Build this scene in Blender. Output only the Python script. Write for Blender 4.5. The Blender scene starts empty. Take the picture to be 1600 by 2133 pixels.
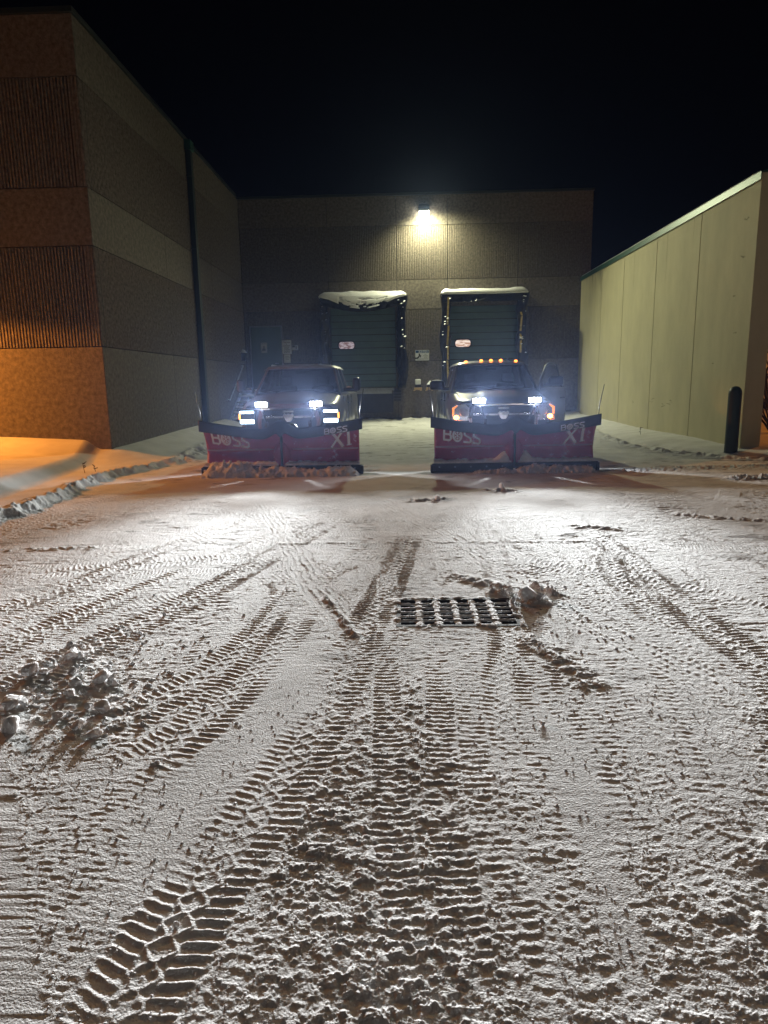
import bpy, bmesh, math, random
import numpy as np
from mathutils import Vector, Matrix
rad = math.radians
S = bpy.context.scene
COL = S.collection
random.seed(7)

# ------------------------------------------------------------------ camera
YAW, PITCH, ROLL, CAMH, FPX = 0.0277, 0.1895, -0.0185, 1.6, 1396.8
fw = Vector((-math.sin(YAW)*math.cos(PITCH), math.cos(YAW)*math.cos(PITCH), -math.sin(PITCH)))
rt = Vector((math.cos(YAW), math.sin(YAW), 0)); up = rt.cross(fw)
r2 = rt*math.cos(ROLL)+up*math.sin(ROLL); u2 = -rt*math.sin(ROLL)+up*math.cos(ROLL)
cd = bpy.data.cameras.new('camera'); cam = bpy.data.objects.new('camera', cd); COL.objects.link(cam)
cam.matrix_world = Matrix.Translation((0, 0, CAMH)) @ Matrix((r2, u2, -fw)).transposed().to_4x4()
cd.sensor_fit = 'VERTICAL'; cd.sensor_height = 36; cd.lens = 36*FPX/2133
cd.clip_start = 0.05; cd.clip_end = 1500
S.camera = cam
S.view_settings.view_transform = 'Standard'; S.view_settings.look = 'None'
S.view_settings.exposure = 0.0; S.view_settings.gamma = 1
S.cycles.max_bounces = 6; S.cycles.volume_bounces = 0

# ------------------------------------------------------------------ night sky
W = bpy.data.worlds.new('World'); S.world = W; W.use_nodes = True
nt = W.node_tree; bg = nt.nodes['Background']
tc = nt.nodes.new('ShaderNodeTexCoord'); sp = nt.nodes.new('ShaderNodeSeparateXYZ')
cr = nt.nodes.new('ShaderNodeValToRGB')
nt.links.new(tc.outputs['Generated'], sp.inputs[0]); nt.links.new(sp.outputs['Z'], cr.inputs[0])
nt.links.new(cr.outputs[0], bg.inputs[0])
cr.color_ramp.elements[0].position = 0.0; cr.color_ramp.elements[0].color = (.0026, .0042, .011, 1)
cr.color_ramp.elements[1].position = 0.5; cr.color_ramp.elements[1].color = (.0022, .0016, .0034, 1)
e = cr.color_ramp.elements.new(.22); e.color = (.0016, .0022, .0062, 1)
bg.inputs[1].default_value = .13

# ------------------------------------------------------------------ helpers
def tag(o, label=None, cat=None, group=None, kind=None):
    if label: o['label'] = label
    if cat: o['category'] = cat
    if group: o['group'] = group
    if kind: o['kind'] = kind
    return o

def empty(name, loc, rz=0, **k):
    o = bpy.data.objects.new(name, None); COL.objects.link(o)
    o.location = loc; o.rotation_euler = (0, 0, rz); o.empty_display_size = .1
    return tag(o, **k)

class MB:
    """collects shapes and links them as one mesh object"""
    def __init__(s): s.v = []; s.f = []; s.sm = []
    def add(s, vs, fs, smooth=False):
        b = len(s.v); s.v += [tuple(v) for v in vs]
        s.f += [tuple(b+i for i in f) for f in fs]; s.sm += [smooth]*len(fs)
        return s
    def box(s, x0, x1, y0, y1, z0, z1, bev=0):
        if x0 > x1: x0, x1 = x1, x0
        if y0 > y1: y0, y1 = y1, y0
        if z0 > z1: z0, z1 = z1, z0
        if bev <= 0:
            v = [(x0,y0,z0),(x1,y0,z0),(x1,y1,z0),(x0,y1,z0),(x0,y0,z1),(x1,y0,z1),(x1,y1,z1),(x0,y1,z1)]
            return s.add(v, [(0,3,2,1),(4,5,6,7),(0,1,5,4),(1,2,6,5),(2,3,7,6),(3,0,4,7)])
        bm = bmesh.new(); bmesh.ops.create_cube(bm, size=1)
        for q in bm.verts:
            q.co = Vector(((x0+x1)/2+q.co.x*(x1-x0), (y0+y1)/2+q.co.y*(y1-y0), (z0+z1)/2+q.co.z*(z1-z0)))
        bmesh.ops.bevel(bm, geom=bm.edges[:], offset=min(bev, .45*min(x1-x0, y1-y0, z1-z0)), segments=2, profile=.5, affect='EDGES')
        bm.verts.index_update()
        s.add([q.co[:] for q in bm.verts], [[q.index for q in f.verts] for f in bm.faces]); bm.free()
        return s
    def tube(s, pts, r, n=8, cap=True, flat=None):
        P = [Vector(p) for p in pts]; rings = []
        rr = r if hasattr(r, '__len__') else [r]*len(P)
        a = None
        for i, p in enumerate(P):
            t = (P[min(i+1, len(P)-1)]-P[max(i-1, 0)]).normalized()
            if a is None:
                a = Vector((0, 0, 1)) if abs(t.z) < .9 else Vector((1, 0, 0))
            a = (a-t*a.dot(t)).normalized(); b = t.cross(a)
            rings.append([p+(a*math.cos(2*math.pi*k/n)+b*math.sin(2*math.pi*k/n))*rr[i] for k in range(n)])
        vs = [q for R in rings for q in R]; fs = []
        for i in range(len(P)-1):
            for k in range(n):
                fs.append((i*n+k, i*n+(k+1) % n, (i+1)*n+(k+1) % n, (i+1)*n+k))
        s.add(vs, fs, True)
        if cap:
            b = len(s.v)-len(vs)
            s.f.append(tuple(b+k for k in range(n))[::-1]); s.sm.append(False)
            s.f.append(tuple(b+(len(P)-1)*n+k for k in range(n))); s.sm.append(False)
        return s
    def prism(s, poly, axis, a, b):
        """poly of 2-D points extruded along axis from a to b"""
        def pt(p, w):
            return {'x': (w, p[0], p[1]), 'y': (p[0], w, p[1]), 'z': (p[0], p[1], w)}[axis]
        n = len(poly)
        vs = [pt(p, a) for p in poly]+[pt(p, b) for p in poly]
        fs = [tuple(range(n))[::-1], tuple(range(n, 2*n))]+[(i, (i+1) % n, n+(i+1) % n, n+i) for i in range(n)]
        return s.add(vs, fs)
    def grid(s, rows, smooth=True, closed=False):
        n = len(rows[0]); vs = [p for R in rows for p in R]; fs = []
        for i in range(len(rows)-1):
            for k in range(n if closed else n-1):
                fs.append((i*n+k, i*n+(k+1) % n, (i+1)*n+(k+1) % n, (i+1)*n+k))
        return s.add(vs, fs, smooth)
    def build(s, name, mat, parent=None, norm=True, bevel=0, subsurf=0, **k):
        me = bpy.data.meshes.new(name); me.from_pydata(s.v, [], s.f)
        me.polygons.foreach_set('use_smooth', s.sm)
        if norm:
            bm = bmesh.new(); bm.from_mesh(me); bmesh.ops.recalc_face_normals(bm, faces=bm.faces); bm.to_mesh(me); bm.free()
        me.materials.append(mat)
        o = bpy.data.objects.new(name, me); COL.objects.link(o)
        if parent: o.parent = parent
        if bevel:
            m = o.modifiers.new('b', 'BEVEL'); m.width = bevel; m.segments = 2; m.limit_method = 'ANGLE'
        if subsurf:
            m = o.modifiers.new('s', 'SUBSURF'); m.levels = m.render_levels = subsurf
        return tag(o, **k)

# ------------------------------------------------------------------ numpy noise
def _h(ix, iy, seed):
    n = (ix.astype(np.int64)*374761393 + iy.astype(np.int64)*668265263 + seed*982451653) & 0xffffffff
    n = ((n ^ (n >> 13))*1274126177) & 0xffffffff
    n = (n ^ (n >> 16)) & 0xffffff
    return n.astype(np.float32)/np.float32(0xffffff)
def vnoise(x, y, seed=0):
    ix = np.floor(x); iy = np.floor(y); fx = (x-ix).astype(np.float32); fy = (y-iy).astype(np.float32)
    fx = fx*fx*(3-2*fx); fy = fy*fy*(3-2*fy)
    a = _h(ix, iy, seed); b = _h(ix+1, iy, seed); c = _h(ix, iy+1, seed); d = _h(ix+1, iy+1, seed)
    return (a*(1-fx)+b*fx)*(1-fy)+(c*(1-fx)+d*fx)*fy
def fbm(x, y, o=4, seed=0, g=.5):
    s = 0; a = 1; t = 0
    for i in range(o):
        s = s+a*vnoise(x*2**i+i*17.3, y*2**i-i*9.1, seed+i*31); t += a; a *= g
    return s/t
def ss(a, b, x):
    t = np.clip((x-a)/(b-a), 0, 1); return t*t*(3-2*t)

# ------------------------------------------------------------------ materials
def mat(name, col, rough=.6, metal=0, bump=0, bscale=60, var=0, vscale=8, emit=None, es=1, trans=0, alpha=1, spec=.5, coat=0, stretch=None, detail=4):
    m = bpy.data.materials.new(name); m.use_nodes = True; nt = m.node_tree; b = nt.nodes['Principled BSDF']
    b.inputs['Base Color'].default_value = (*col, 1); b.inputs['Roughness'].default_value = rough
    b.inputs['Metallic'].default_value = metal; b.inputs['Specular IOR Level'].default_value = spec
    if coat: b.inputs['Coat Weight'].default_value = coat; b.inputs['Coat Roughness'].default_value = .08
    if trans: b.inputs['Transmission Weight'].default_value = trans
    if alpha < 1: b.inputs['Alpha'].default_value = alpha
    if emit: b.inputs['Emission Color'].default_value = (*emit, 1); b.inputs['Emission Strength'].default_value = es
    if bump or var:
        t = nt.nodes.new('ShaderNodeTexCoord'); mp = nt.nodes.new('ShaderNodeMapping'); nt.links.new(t.outputs['Object'], mp.inputs[0])
        if stretch: mp.inputs['Scale'].default_value = stretch
    if var:
        n = nt.nodes.new('ShaderNodeTexNoise'); n.inputs['Scale'].default_value = vscale; n.inputs['Detail'].default_value = 6; n.inputs['Roughness'].default_value = .65
        nt.links.new(mp.outputs[0], n.inputs['Vector'])
        r = nt.nodes.new('ShaderNodeValToRGB'); r.color_ramp.elements[0].position = .3; r.color_ramp.elements[1].position = .7
        r.color_ramp.elements[0].color = (*[c*(1-var) for c in col], 1); r.color_ramp.elements[1].color = (*[min(1, c*(1+var)) for c in col], 1)
        nt.links.new(n.outputs['Fac'], r.inputs[0]); nt.links.new(r.outputs[0], b.inputs['Base Color'])
    if bump:
        n2 = nt.nodes.new('ShaderNodeTexNoise'); n2.inputs['Scale'].default_value = bscale; n2.inputs['Detail'].default_value = detail
        nt.links.new(mp.outputs[0], n2.inputs['Vector'])
        bp = nt.nodes.new('ShaderNodeBump'); bp.inputs['Strength'].default_value = 1; bp.inputs['Distance'].default_value = bump
        nt.links.new(n2.outputs['Fac'], bp.inputs['Height']); nt.links.new(bp.outputs[0], b.inputs['Normal'])
    return m

M = {}
M['aggregate'] = mat('exposed_aggregate', (.120, .102, .082), .9, bump=.012, bscale=30, var=.5, vscale=11)
M['aggregate_rib'] = mat('ribbed_aggregate', (.150, .126, .10), .92, bump=.022, bscale=20, var=.5, vscale=13)
M['joint'] = mat('joint_filler', (.03, .028, .025), .9)
M['cream'] = mat('cream_wall_paint', (.50, .46, .29), .75, bump=.003, bscale=45, var=.11, vscale=1.6, stretch=(1, 1, .45))
M['cap_green'] = mat('green_coping_metal', (.015, .075, .055), .4, metal=.2, var=.2, vscale=3)
M['pipe_dark'] = mat('dark_green_pipe_paint', (.008, .022, .02), .6)
M['roof_edge'] = mat('dark_roof_flashing', (.02, .03, .03), .5)
M['snow'] = mat('snow', (.80, .81, .83), .65, bump=.006, bscale=55, var=.06, vscale=9)
M['snow_rough'] = mat('churned_snow', (.76, .76, .77), .85, bump=.012, bscale=42, var=.15, vscale=20)
M['door_green'] = mat('dark_green_door_paint', (.06, .10, .095), .5, var=.15, vscale=2)
M['rubber'] = mat('black_rubber', (.018, .018, .022), .45, bump=.004, bscale=14, var=.4, vscale=5)
M['fabric'] = mat('black_vinyl_curtain', (.014, .016, .022), .28, bump=.035, bscale=9, var=.3, vscale=6, detail=3)
M['yellow'] = mat('faded_yellow_guide_tape', (.50, .36, .10), .6, var=.5, vscale=9)
M['steel'] = mat('galvanised_steel', (.33, .34, .35), .45, metal=.6, var=.2, vscale=12)
M['frosted'] = mat('frosted_steel', (.46, .47, .46), .7, var=.25, vscale=14, bump=.01, bscale=25)
M['iron'] = mat('cast_iron', (.03, .028, .026), .85, metal=0, bump=.002, bscale=80)
M['black'] = mat('black_plastic', (.012, .012, .015), .35)
M['pit'] = mat('dark_drain_pit', (.004, .004, .004), .9)
M['chrome'] = mat('chrome', (.55, .55, .57), .18, metal=1)
M['tyre'] = mat('tyre_rubber', (.012, .012, .012), .8, bump=.004, bscale=50)
M['signwhite'] = mat('white_sign_sheet', (.55, .56, .58), .5, var=.08, vscale=10)
M['signblue'] = mat('blue_sign_header', (.015, .06, .16), .5)
M['ink'] = mat('black_sign_ink', (.02, .02, .025), .5)
M['paper'] = mat('weathered_paper', (.50, .50, .46), .7, var=.1)
M['wood'] = mat('weathered_tan_timber', (.42, .28, .14), .75, var=.3, vscale=12, stretch=(1, 1, 6))
M['bark'] = mat('dark_bark', (.035, .025, .018), .9, bump=.01, bscale=30)
M['weed'] = mat('dead_weed', (.06, .045, .025), .9)
M['plow_red'] = None
M['letter'] = mat('white_decal', (.86, .84, .85), .5, var=.12, vscale=40)
M['seat'] = mat('seat_cloth', (.05, .05, .055), .9)
M['amber_glow'] = mat('amber_lens', (.6, .16, .02), .25, emit=(1, .28, .04), es=1.2)  # corner reflector lens, given a faint glow of its own

def paint_mat(name, col, dust=.35):
    """vehicle paint under road salt and dust: glossy coat broken up by a dull film"""
    m = bpy.data.materials.new(name); m.use_nodes = True; nt = m.node_tree; b = nt.nodes['Principled BSDF']
    t = nt.nodes.new('ShaderNodeTexCoord'); n = nt.nodes.new('ShaderNodeTexNoise'); n.inputs['Scale'].default_value = 3; n.inputs['Detail'].default_value = 8; n.inputs['Roughness'].default_value = .7
    nt.links.new(t.outputs['Object'], n.inputs['Vector'])
    r = nt.nodes.new('ShaderNodeValToRGB'); r.color_ramp.elements[0].position = .38; r.color_ramp.elements[1].position = .72
    r.color_ramp.elements[0].color = (*col, 1); r.color_ramp.elements[1].color = (*[c*(1-dust)+.28*dust for c in col], 1)
    nt.links.new(n.outputs['Fac'], r.inputs[0]); nt.links.new(r.outputs[0], b.inputs['Base Color'])
    r2 = nt.nodes.new('ShaderNodeMapRange'); r2.inputs['To Min'].default_value = .22; r2.inputs['To Max'].default_value = .6
    nt.links.new(n.outputs['Fac'], r2.inputs['Value']); nt.links.new(r2.outputs[0], b.inputs['Roughness'])
    b.inputs['Metallic'].default_value = .15; b.inputs['Coat Weight'].default_value = .5; b.inputs['Coat Roughness'].default_value = .12
    return m
M['paint_left'] = paint_mat('dusty_granite_paint', (.14, .13, .12))
M['paint_right'] = paint_mat('dusty_graphite_paint', (.12, .115, .115))
M['red_bounce'] = paint_mat('paint_with_red_bounce', (.12, .04, .032), .2)  # grey nose tinted red: bounce off the plow put into the colour

def glass_mat():
    m = bpy.data.materials.new('tinted_vehicle_glass'); m.use_nodes = True; nt = m.node_tree
    for n in list(nt.nodes):
        if n.type == 'BSDF_PRINCIPLED': nt.nodes.remove(n)
    out = nt.nodes['Material Output']; tr = nt.nodes.new('ShaderNodeBsdfTransparent'); tr.inputs[0].default_value = (.35, .38, .42, 1)
    gl = nt.nodes.new('ShaderNodeBsdfGlossy'); gl.inputs['Roughness'].default_value = .06; gl.inputs[0].default_value = (.9, .9, 1, 1)
    df = nt.nodes.new('ShaderNodeBsdfDiffuse'); df.inputs[0].default_value = (.05, .06, .09, 1)
    fr = nt.nodes.new('ShaderNodeFresnel'); fr.inputs[0].default_value = 1.45
    a = nt.nodes.new('ShaderNodeMixShader'); a.inputs[0].default_value = .35
    b = nt.nodes.new('ShaderNodeMixShader')
    nt.links.new(tr.outputs[0], a.inputs[1]); nt.links.new(df.outputs[0], a.inputs[2])
    nt.links.new(fr.outputs[0], b.inputs[0]); nt.links.new(a.outputs[0], b.inputs[1]); nt.links.new(gl.outputs[0], b.inputs[2])
    nt.links.new(b.outputs[0], out.inputs[0]); return m
M['glass'] = glass_mat()

def emis(name, col, s):
    m = bpy.data.materials.new(name); m.use_nodes = True; nt = m.node_tree
    for n in list(nt.nodes):
        if n.type == 'BSDF_PRINCIPLED': nt.nodes.remove(n)
    e = nt.nodes.new('ShaderNodeEmission'); e.inputs[0].default_value = (*col, 1); e.inputs[1].default_value = s
    nt.links.new(e.outputs[0], nt.nodes['Material Output'].inputs[0]); return m
M['flood'] = emis('lit_flood_lens', (1, .97, .92), 60)
M['led'] = emis('lit_led_bar', (.62, .82, 1), 14)
M['amber'] = emis('lit_amber_lamp', (1, .22, .03), 9)
M['amber_hot'] = emis('lit_turn_signal_bulb', (1, .24, .03), 26)
M['wallpack'] = emis('lit_wall_lamp_lens', (1, .98, .8), 60)
M['sodium'] = emis('lit_sodium_lens', (1, .45, .1), 30)
M['window_in'] = None

def plow_mat():
    m = bpy.data.materials.new('red_plow_paint_with_stuck_snow'); m.use_nodes = True; nt = m.node_tree; b = nt.nodes['Principled BSDF']
    t = nt.nodes.new('ShaderNodeTexCoord')
    n = nt.nodes.new('ShaderNodeTexNoise'); n.inputs['Scale'].default_value = 5; n.inputs['Detail'].default_value = 9; n.inputs['Roughness'].default_value = .72
    nt.links.new(t.outputs['Object'], n.inputs['Vector'])
    r = nt.nodes.new('ShaderNodeValToRGB')
    r.color_ramp.elements[0].position = .35; r.color_ramp.elements[0].color = (.25, .008, .045, 1)
    r.color_ramp.elements[1].position = .60; r.color_ramp.elements[1].color = (.33, .016, .062, 1)
    e = r.color_ramp.elements.new(.66); e.color = (.6, .48, .53, 1)
    nt.links.new(n.outputs['Fac'], r.inputs[0]); nt.links.new(r.outputs[0], b.inputs['Base Color'])
    b.inputs['Roughness'].default_value = .42; b.inputs['Coat Weight'].default_value = .2
    bp = nt.nodes.new('ShaderNodeBump'); bp.inputs['Distance'].default_value = .004; nt.links.new(n.outputs['Fac'], bp.inputs['Height']); nt.links.new(bp.outputs[0], b.inputs['Normal'])
    return m
M['plow_red'] = plow_mat()

def spot(name, loc, direction, power, half, blend, col, r=.05, parent=None):
    l = bpy.data.lights.new(name, 'SPOT'); l.energy = power; l.spot_size = rad(2*half); l.spot_blend = blend
    l.color = col; l.shadow_soft_size = r
    o = bpy.data.objects.new(name, l); COL.objects.link(o); o.location = loc
    o.rotation_euler = Vector(direction).to_track_quat('-Z', 'Y').to_euler()
    if parent: o.parent = parent
    return o

# ------------------------------------------------------------------ layout constants
XL, YL, XR, YR, XB, YB, HB, HR = -6.13, 14.06, 7.0, 14.04, 7.35, 27.2, 8.58, 5.45
GR = (-.02, .76, 4.28, 4.80)           # storm drain opening

# ------------------------------------------------------------------ snow covered ground
def polyx(pts, y):
    ys = [p[1] for p in pts]; xs = [p[0] for p in pts]
    return np.interp(y, ys, xs)

def tread(kind, s, t, seed):
    """height of one tyre print, s metres along, t -1..1 across"""
    w = (fbm(s*9+seed, t*2.2+seed*3, 2, seed)-.5)
    amp = .55+.9*fbm(s*3.1, t*1.7+seed, 2, seed+5)
    if kind == 'lug':
        L = .046
        side = np.where(t > 0, 1., -1.)
        ph = s/L+.55*np.abs(t)+np.where(side > 0, .5, 0)+w*.35
        d = np.abs(ph-np.round(ph))*L
        out = ss(.28, .42, np.abs(t))*np.exp(-(d/.0085)**2)
        zz = np.abs(((s/(L*2)) % 1)*2-1)*.28-.14
        c = np.exp(-((t-.20-zz)/.085)**2)+np.exp(-((t+.20+zz)/.085)**2)
        rib = (1-ss(.34, .45, np.abs(t)))*c*.8
        return (np.maximum(out, rib)*1.0)*amp*.0068-.002
    if kind == 'bar':
        L = .042
        ph = s/L+.18*t*t+w*.3
        d = np.abs(ph-np.round(ph))*L
        bar = np.exp(-(d/.0095)**2)*(1-ss(.75, .98, np.abs(t)))
        edge = np.exp(-((np.abs(t)-.92)/.10)**2)*.7
        return np.maximum(bar, edge)*amp*.0066-.0022
    if kind == 'groove':
        g = np.zeros_like(t)
        for c in (-.85, -.42, .05, .50, .92):
            q_ = .35+.9*ss(.3, .7, fbm(s*7+c*31, t*3+seed, 3, seed+int(c*50)+60))
            g = np.maximum(g, np.exp(-((t-c+w*.35)/(.05+.035*q_))**2)*q_)
        nib = .6+.4*np.cos(s*2*math.pi/.055+t*2)
        return g*nib*amp*.008-.004
    L = .030                                                     # fine road tread
    ph = s/L+.6*np.abs(t)+w*.8; d = np.abs(ph-np.round(ph))*L
    return np.exp(-(d/.007)**2)*amp*.0045-.0015

TR = []
def T(kind, pts, w=.28, a=1.0): TR.append((kind, pts, w, a))
rr = random.Random(11)
for i in range(34):                                              # pairs of older wheel prints running out from the trucks
    x0 = rr.uniform(-2.4, 2.0); x1 = x0*1.1+rr.uniform(-1.6, 1.6); k_ = rr.choice(['fine', 'bar', 'lug', 'lug']); a_ = rr.uniform(.35, .85); b_ = rr.uniform(-.4, .4)
    for dx in (0, 1.62):
        T(k_, [(x0+dx-.55, .2), (x0+dx-.3+b_*.3, 2.6), ((x0+x1)/2+dx-.4+b_, 5.5), (x1+dx-.6, 8.5), (x1+dx-.8-b_, 12.5)], rr.uniform(.24, .3), a_*1.15)
for i in range(16):
    y = rr.uniform(5.6, 11)
    T('fine', [(-5, y+rr.uniform(-.8, .8)), (0, y), (6, y+rr.uniform(-1.2, 1.2))], .26, rr.uniform(.6, 1.0))
for i in range(9):
    x = rr.uniform(-4.4, -1.2)
    T(rr.choice(['lug', 'fine']), [(x-.9, 2.6+rr.uniform(-1, 1)), (x, 5.2), (x+1.1, 9.2), (x+1.6, 12)], .28, rr.uniform(.45, .9))
for i in range(7):
    x = rr.uniform(1.3, 4.6)
    T(rr.choice(['lug', 'fine', 'bar']), [(x*.7, 1.4), (x, 5.2), (x-.4, 10), (x-.6, 12.3)], .28, rr.uniform(.45, .9))
T('lug', [(-3.4, 5.6), (-1.2, 6.2), (.9, 5.9), (2.4, 4.7), (2.9, 3.2)], .28, .95)
T('bar', [(4.6, 9.2), (3, 7.1), (1.2, 6.1), (-1, 5.5), (-2.5, 4.3)], .26, .9)
T('lug', [(-3.9, 9.6), (-2, 8.3), (.2, 7.7), (2.5, 8.1), (4.3, 9.9)], .28, 1.0)
T('lug', [(3.5, 9.8), (2.3, 7.2), (1.75, 5.2), (1.9, 3.4), (2.4, 2.2)], .28, 1.0)
T('fine', [(-3.6, 8.6), (-1.6, 7.6), (.4, 7.0), (2.6, 7.3), (4.4, 8.8)], .28, 1.0)
T('fine', [(-4.42, 6.64), (-2.17, 6.68), (-.19, 6.56), (1.73, 6.54), (3.7, 6.29), (6, 6.1)], .3, 1)
T('lug', [(-4.0, 5.2), (-4.29, 6.85), (-4.46, 8.05), (-4.43, 9.15), (-4.2, 10.51)], .3, 1.5)
T('lug', [(-4.3, 5.6), (-4.64, 7.43), (-4.76, 8.74), (-4.55, 9.72), (-4.2, 11.14)], .3, 1.4)
T('bar', [(4.98, 10.14), (4.22, 8.74), (3.28, 7.42), (2.65, 6.86), (1.98, 6.61), (.76, 6.43)], .28, 1.5)
T('lug', [(.2, 11), (-.7, 8.2), (-1.27, 6.15), (-1.58, 4.99), (-1.91, 4.09), (-2.16, 3.27), (-2.4, 2.4)], .32, 1.5)
T('lug', [(-.5, 10.5), (-1.1, 8.0), (-1.69, 6.17), (-2.04, 5.32), (-2.35, 4.46), (-2.6, 3.72), (-2.9, 2.4)], .3, 1.3)
T('lug', [(-1.6, 9.4), (-2.2, 7.2), (-2.59, 5.87), (-2.81, 5.03), (-3.02, 4.38), (-3.2, 3)], .3, 1.2)
T('lug', [(-.22, 6.07), (-.59, 5.7), (-.87, 4.85), (-.95, 4.15), (-1.1, 3.56), (-1.32, 3.11), (-1.5, 2.7)], .28, 1.3)
T('fine', [(-2.01, 9.23), (-1.44, 7.45), (-.97, 5.96), (-.52, 4.62), (-.17, 3.55), (-.03, 2.99)], .26, 1.3)
T('groove', [(-2.0, 9.3), (-1.3, 7.2), (-.84, 5.64), (-.58, 4.84), (-.3, 4.14)], .26, 1.04)
T('groove', [(-.6, 10), (.1, 7.9), (.58, 6.54), (.84, 5.65), (1.07, 4.96)], .27, 1.2)
T('groove', [(.5, 7.4), (.85, 5.8), (1.14, 4.79), (1.31, 4.19), (1.53, 3.65), (1.77, 3.07)], .28, 1.0)
T('lug', [(-.73, 5.14), (-.78, 4.07), (-.93, 3.2), (-1.1, 2.7), (-1.31, 2.42)], .30, 1.35)
T('bar', [(.35, 10.5), (.25, 7), (.19, 4.2), (.18, 3.25), (.15, 2.41), (.16, 1.9), (.19, 1.3)], .17, 1.3)
T('lug', [(.95, 10), (.9, 6.9), (.68, 4.12), (.51, 3.24), (.46, 2.51), (.46, 2.01), (.48, 1.3)], .28, 1.1)
T('bar', [(.40, 4.1), (.33, 3.3), (.30, 2.5), (.32, 1.9), (.36, 1.3)], .16, 1.0)
T('bar', [(2.6, 8.9), (2.0, 7), (1.51, 5.62), (1.08, 4.68), (.78, 4.03), (.6, 3.41), (.48, 2.73)], .24, 1.4)
T('lug', [(1.9, 11), (2.0, 8.2), (2.04, 5.68), (2.0, 4.65), (2.0, 3.51), (1.95, 2.6)], .3, 1.2)
T('lug', [(.92, 3.95), (.91, 3.08), (.92, 2.38), (1.0, 2.08), (1.12, 1.8), (1.3, 1.3)], .27, 1.04)
T('lug', [(.1, 7.2), (-.1, 5.4), (-.29, 4.01), (-.36, 3.42), (-.45, 2.82), (-.56, 2.29), (-.66, 1.92), (-.72, 1.63), (-.8, 1.2)], .30, 1.75)
T('bar', [(-.30, 11.5), (-.25, 8.8), (-.18, 6.58), (-.12, 4.82), (-.1, 3.54), (-.07, 2.58), (-.05, 2.13), (-.01, 1.76), (.05, 1.2)], .17, 1.3)

def spline(pts, step=.12):
    P = np.array(pts, float); n = len(P); out = []
    for i in range(n-1):
        p0 = P[max(i-1, 0)]; p1 = P[i]; p2 = P[i+1]; p3 = P[min(i+2, n-1)]
        m = max(2, int(np.linalg.norm(p2-p1)/step/2)+1)
        for k in range(m):
            t = k/m
            out.append(.5*((2*p1)+(-p0+p2)*t+(2*p0-5*p1+4*p2-p3)*t*t+(-p0+3*p1-3*p2+p3)*t**3))
    out.append(P[-1]); return np.array(out)

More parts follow.
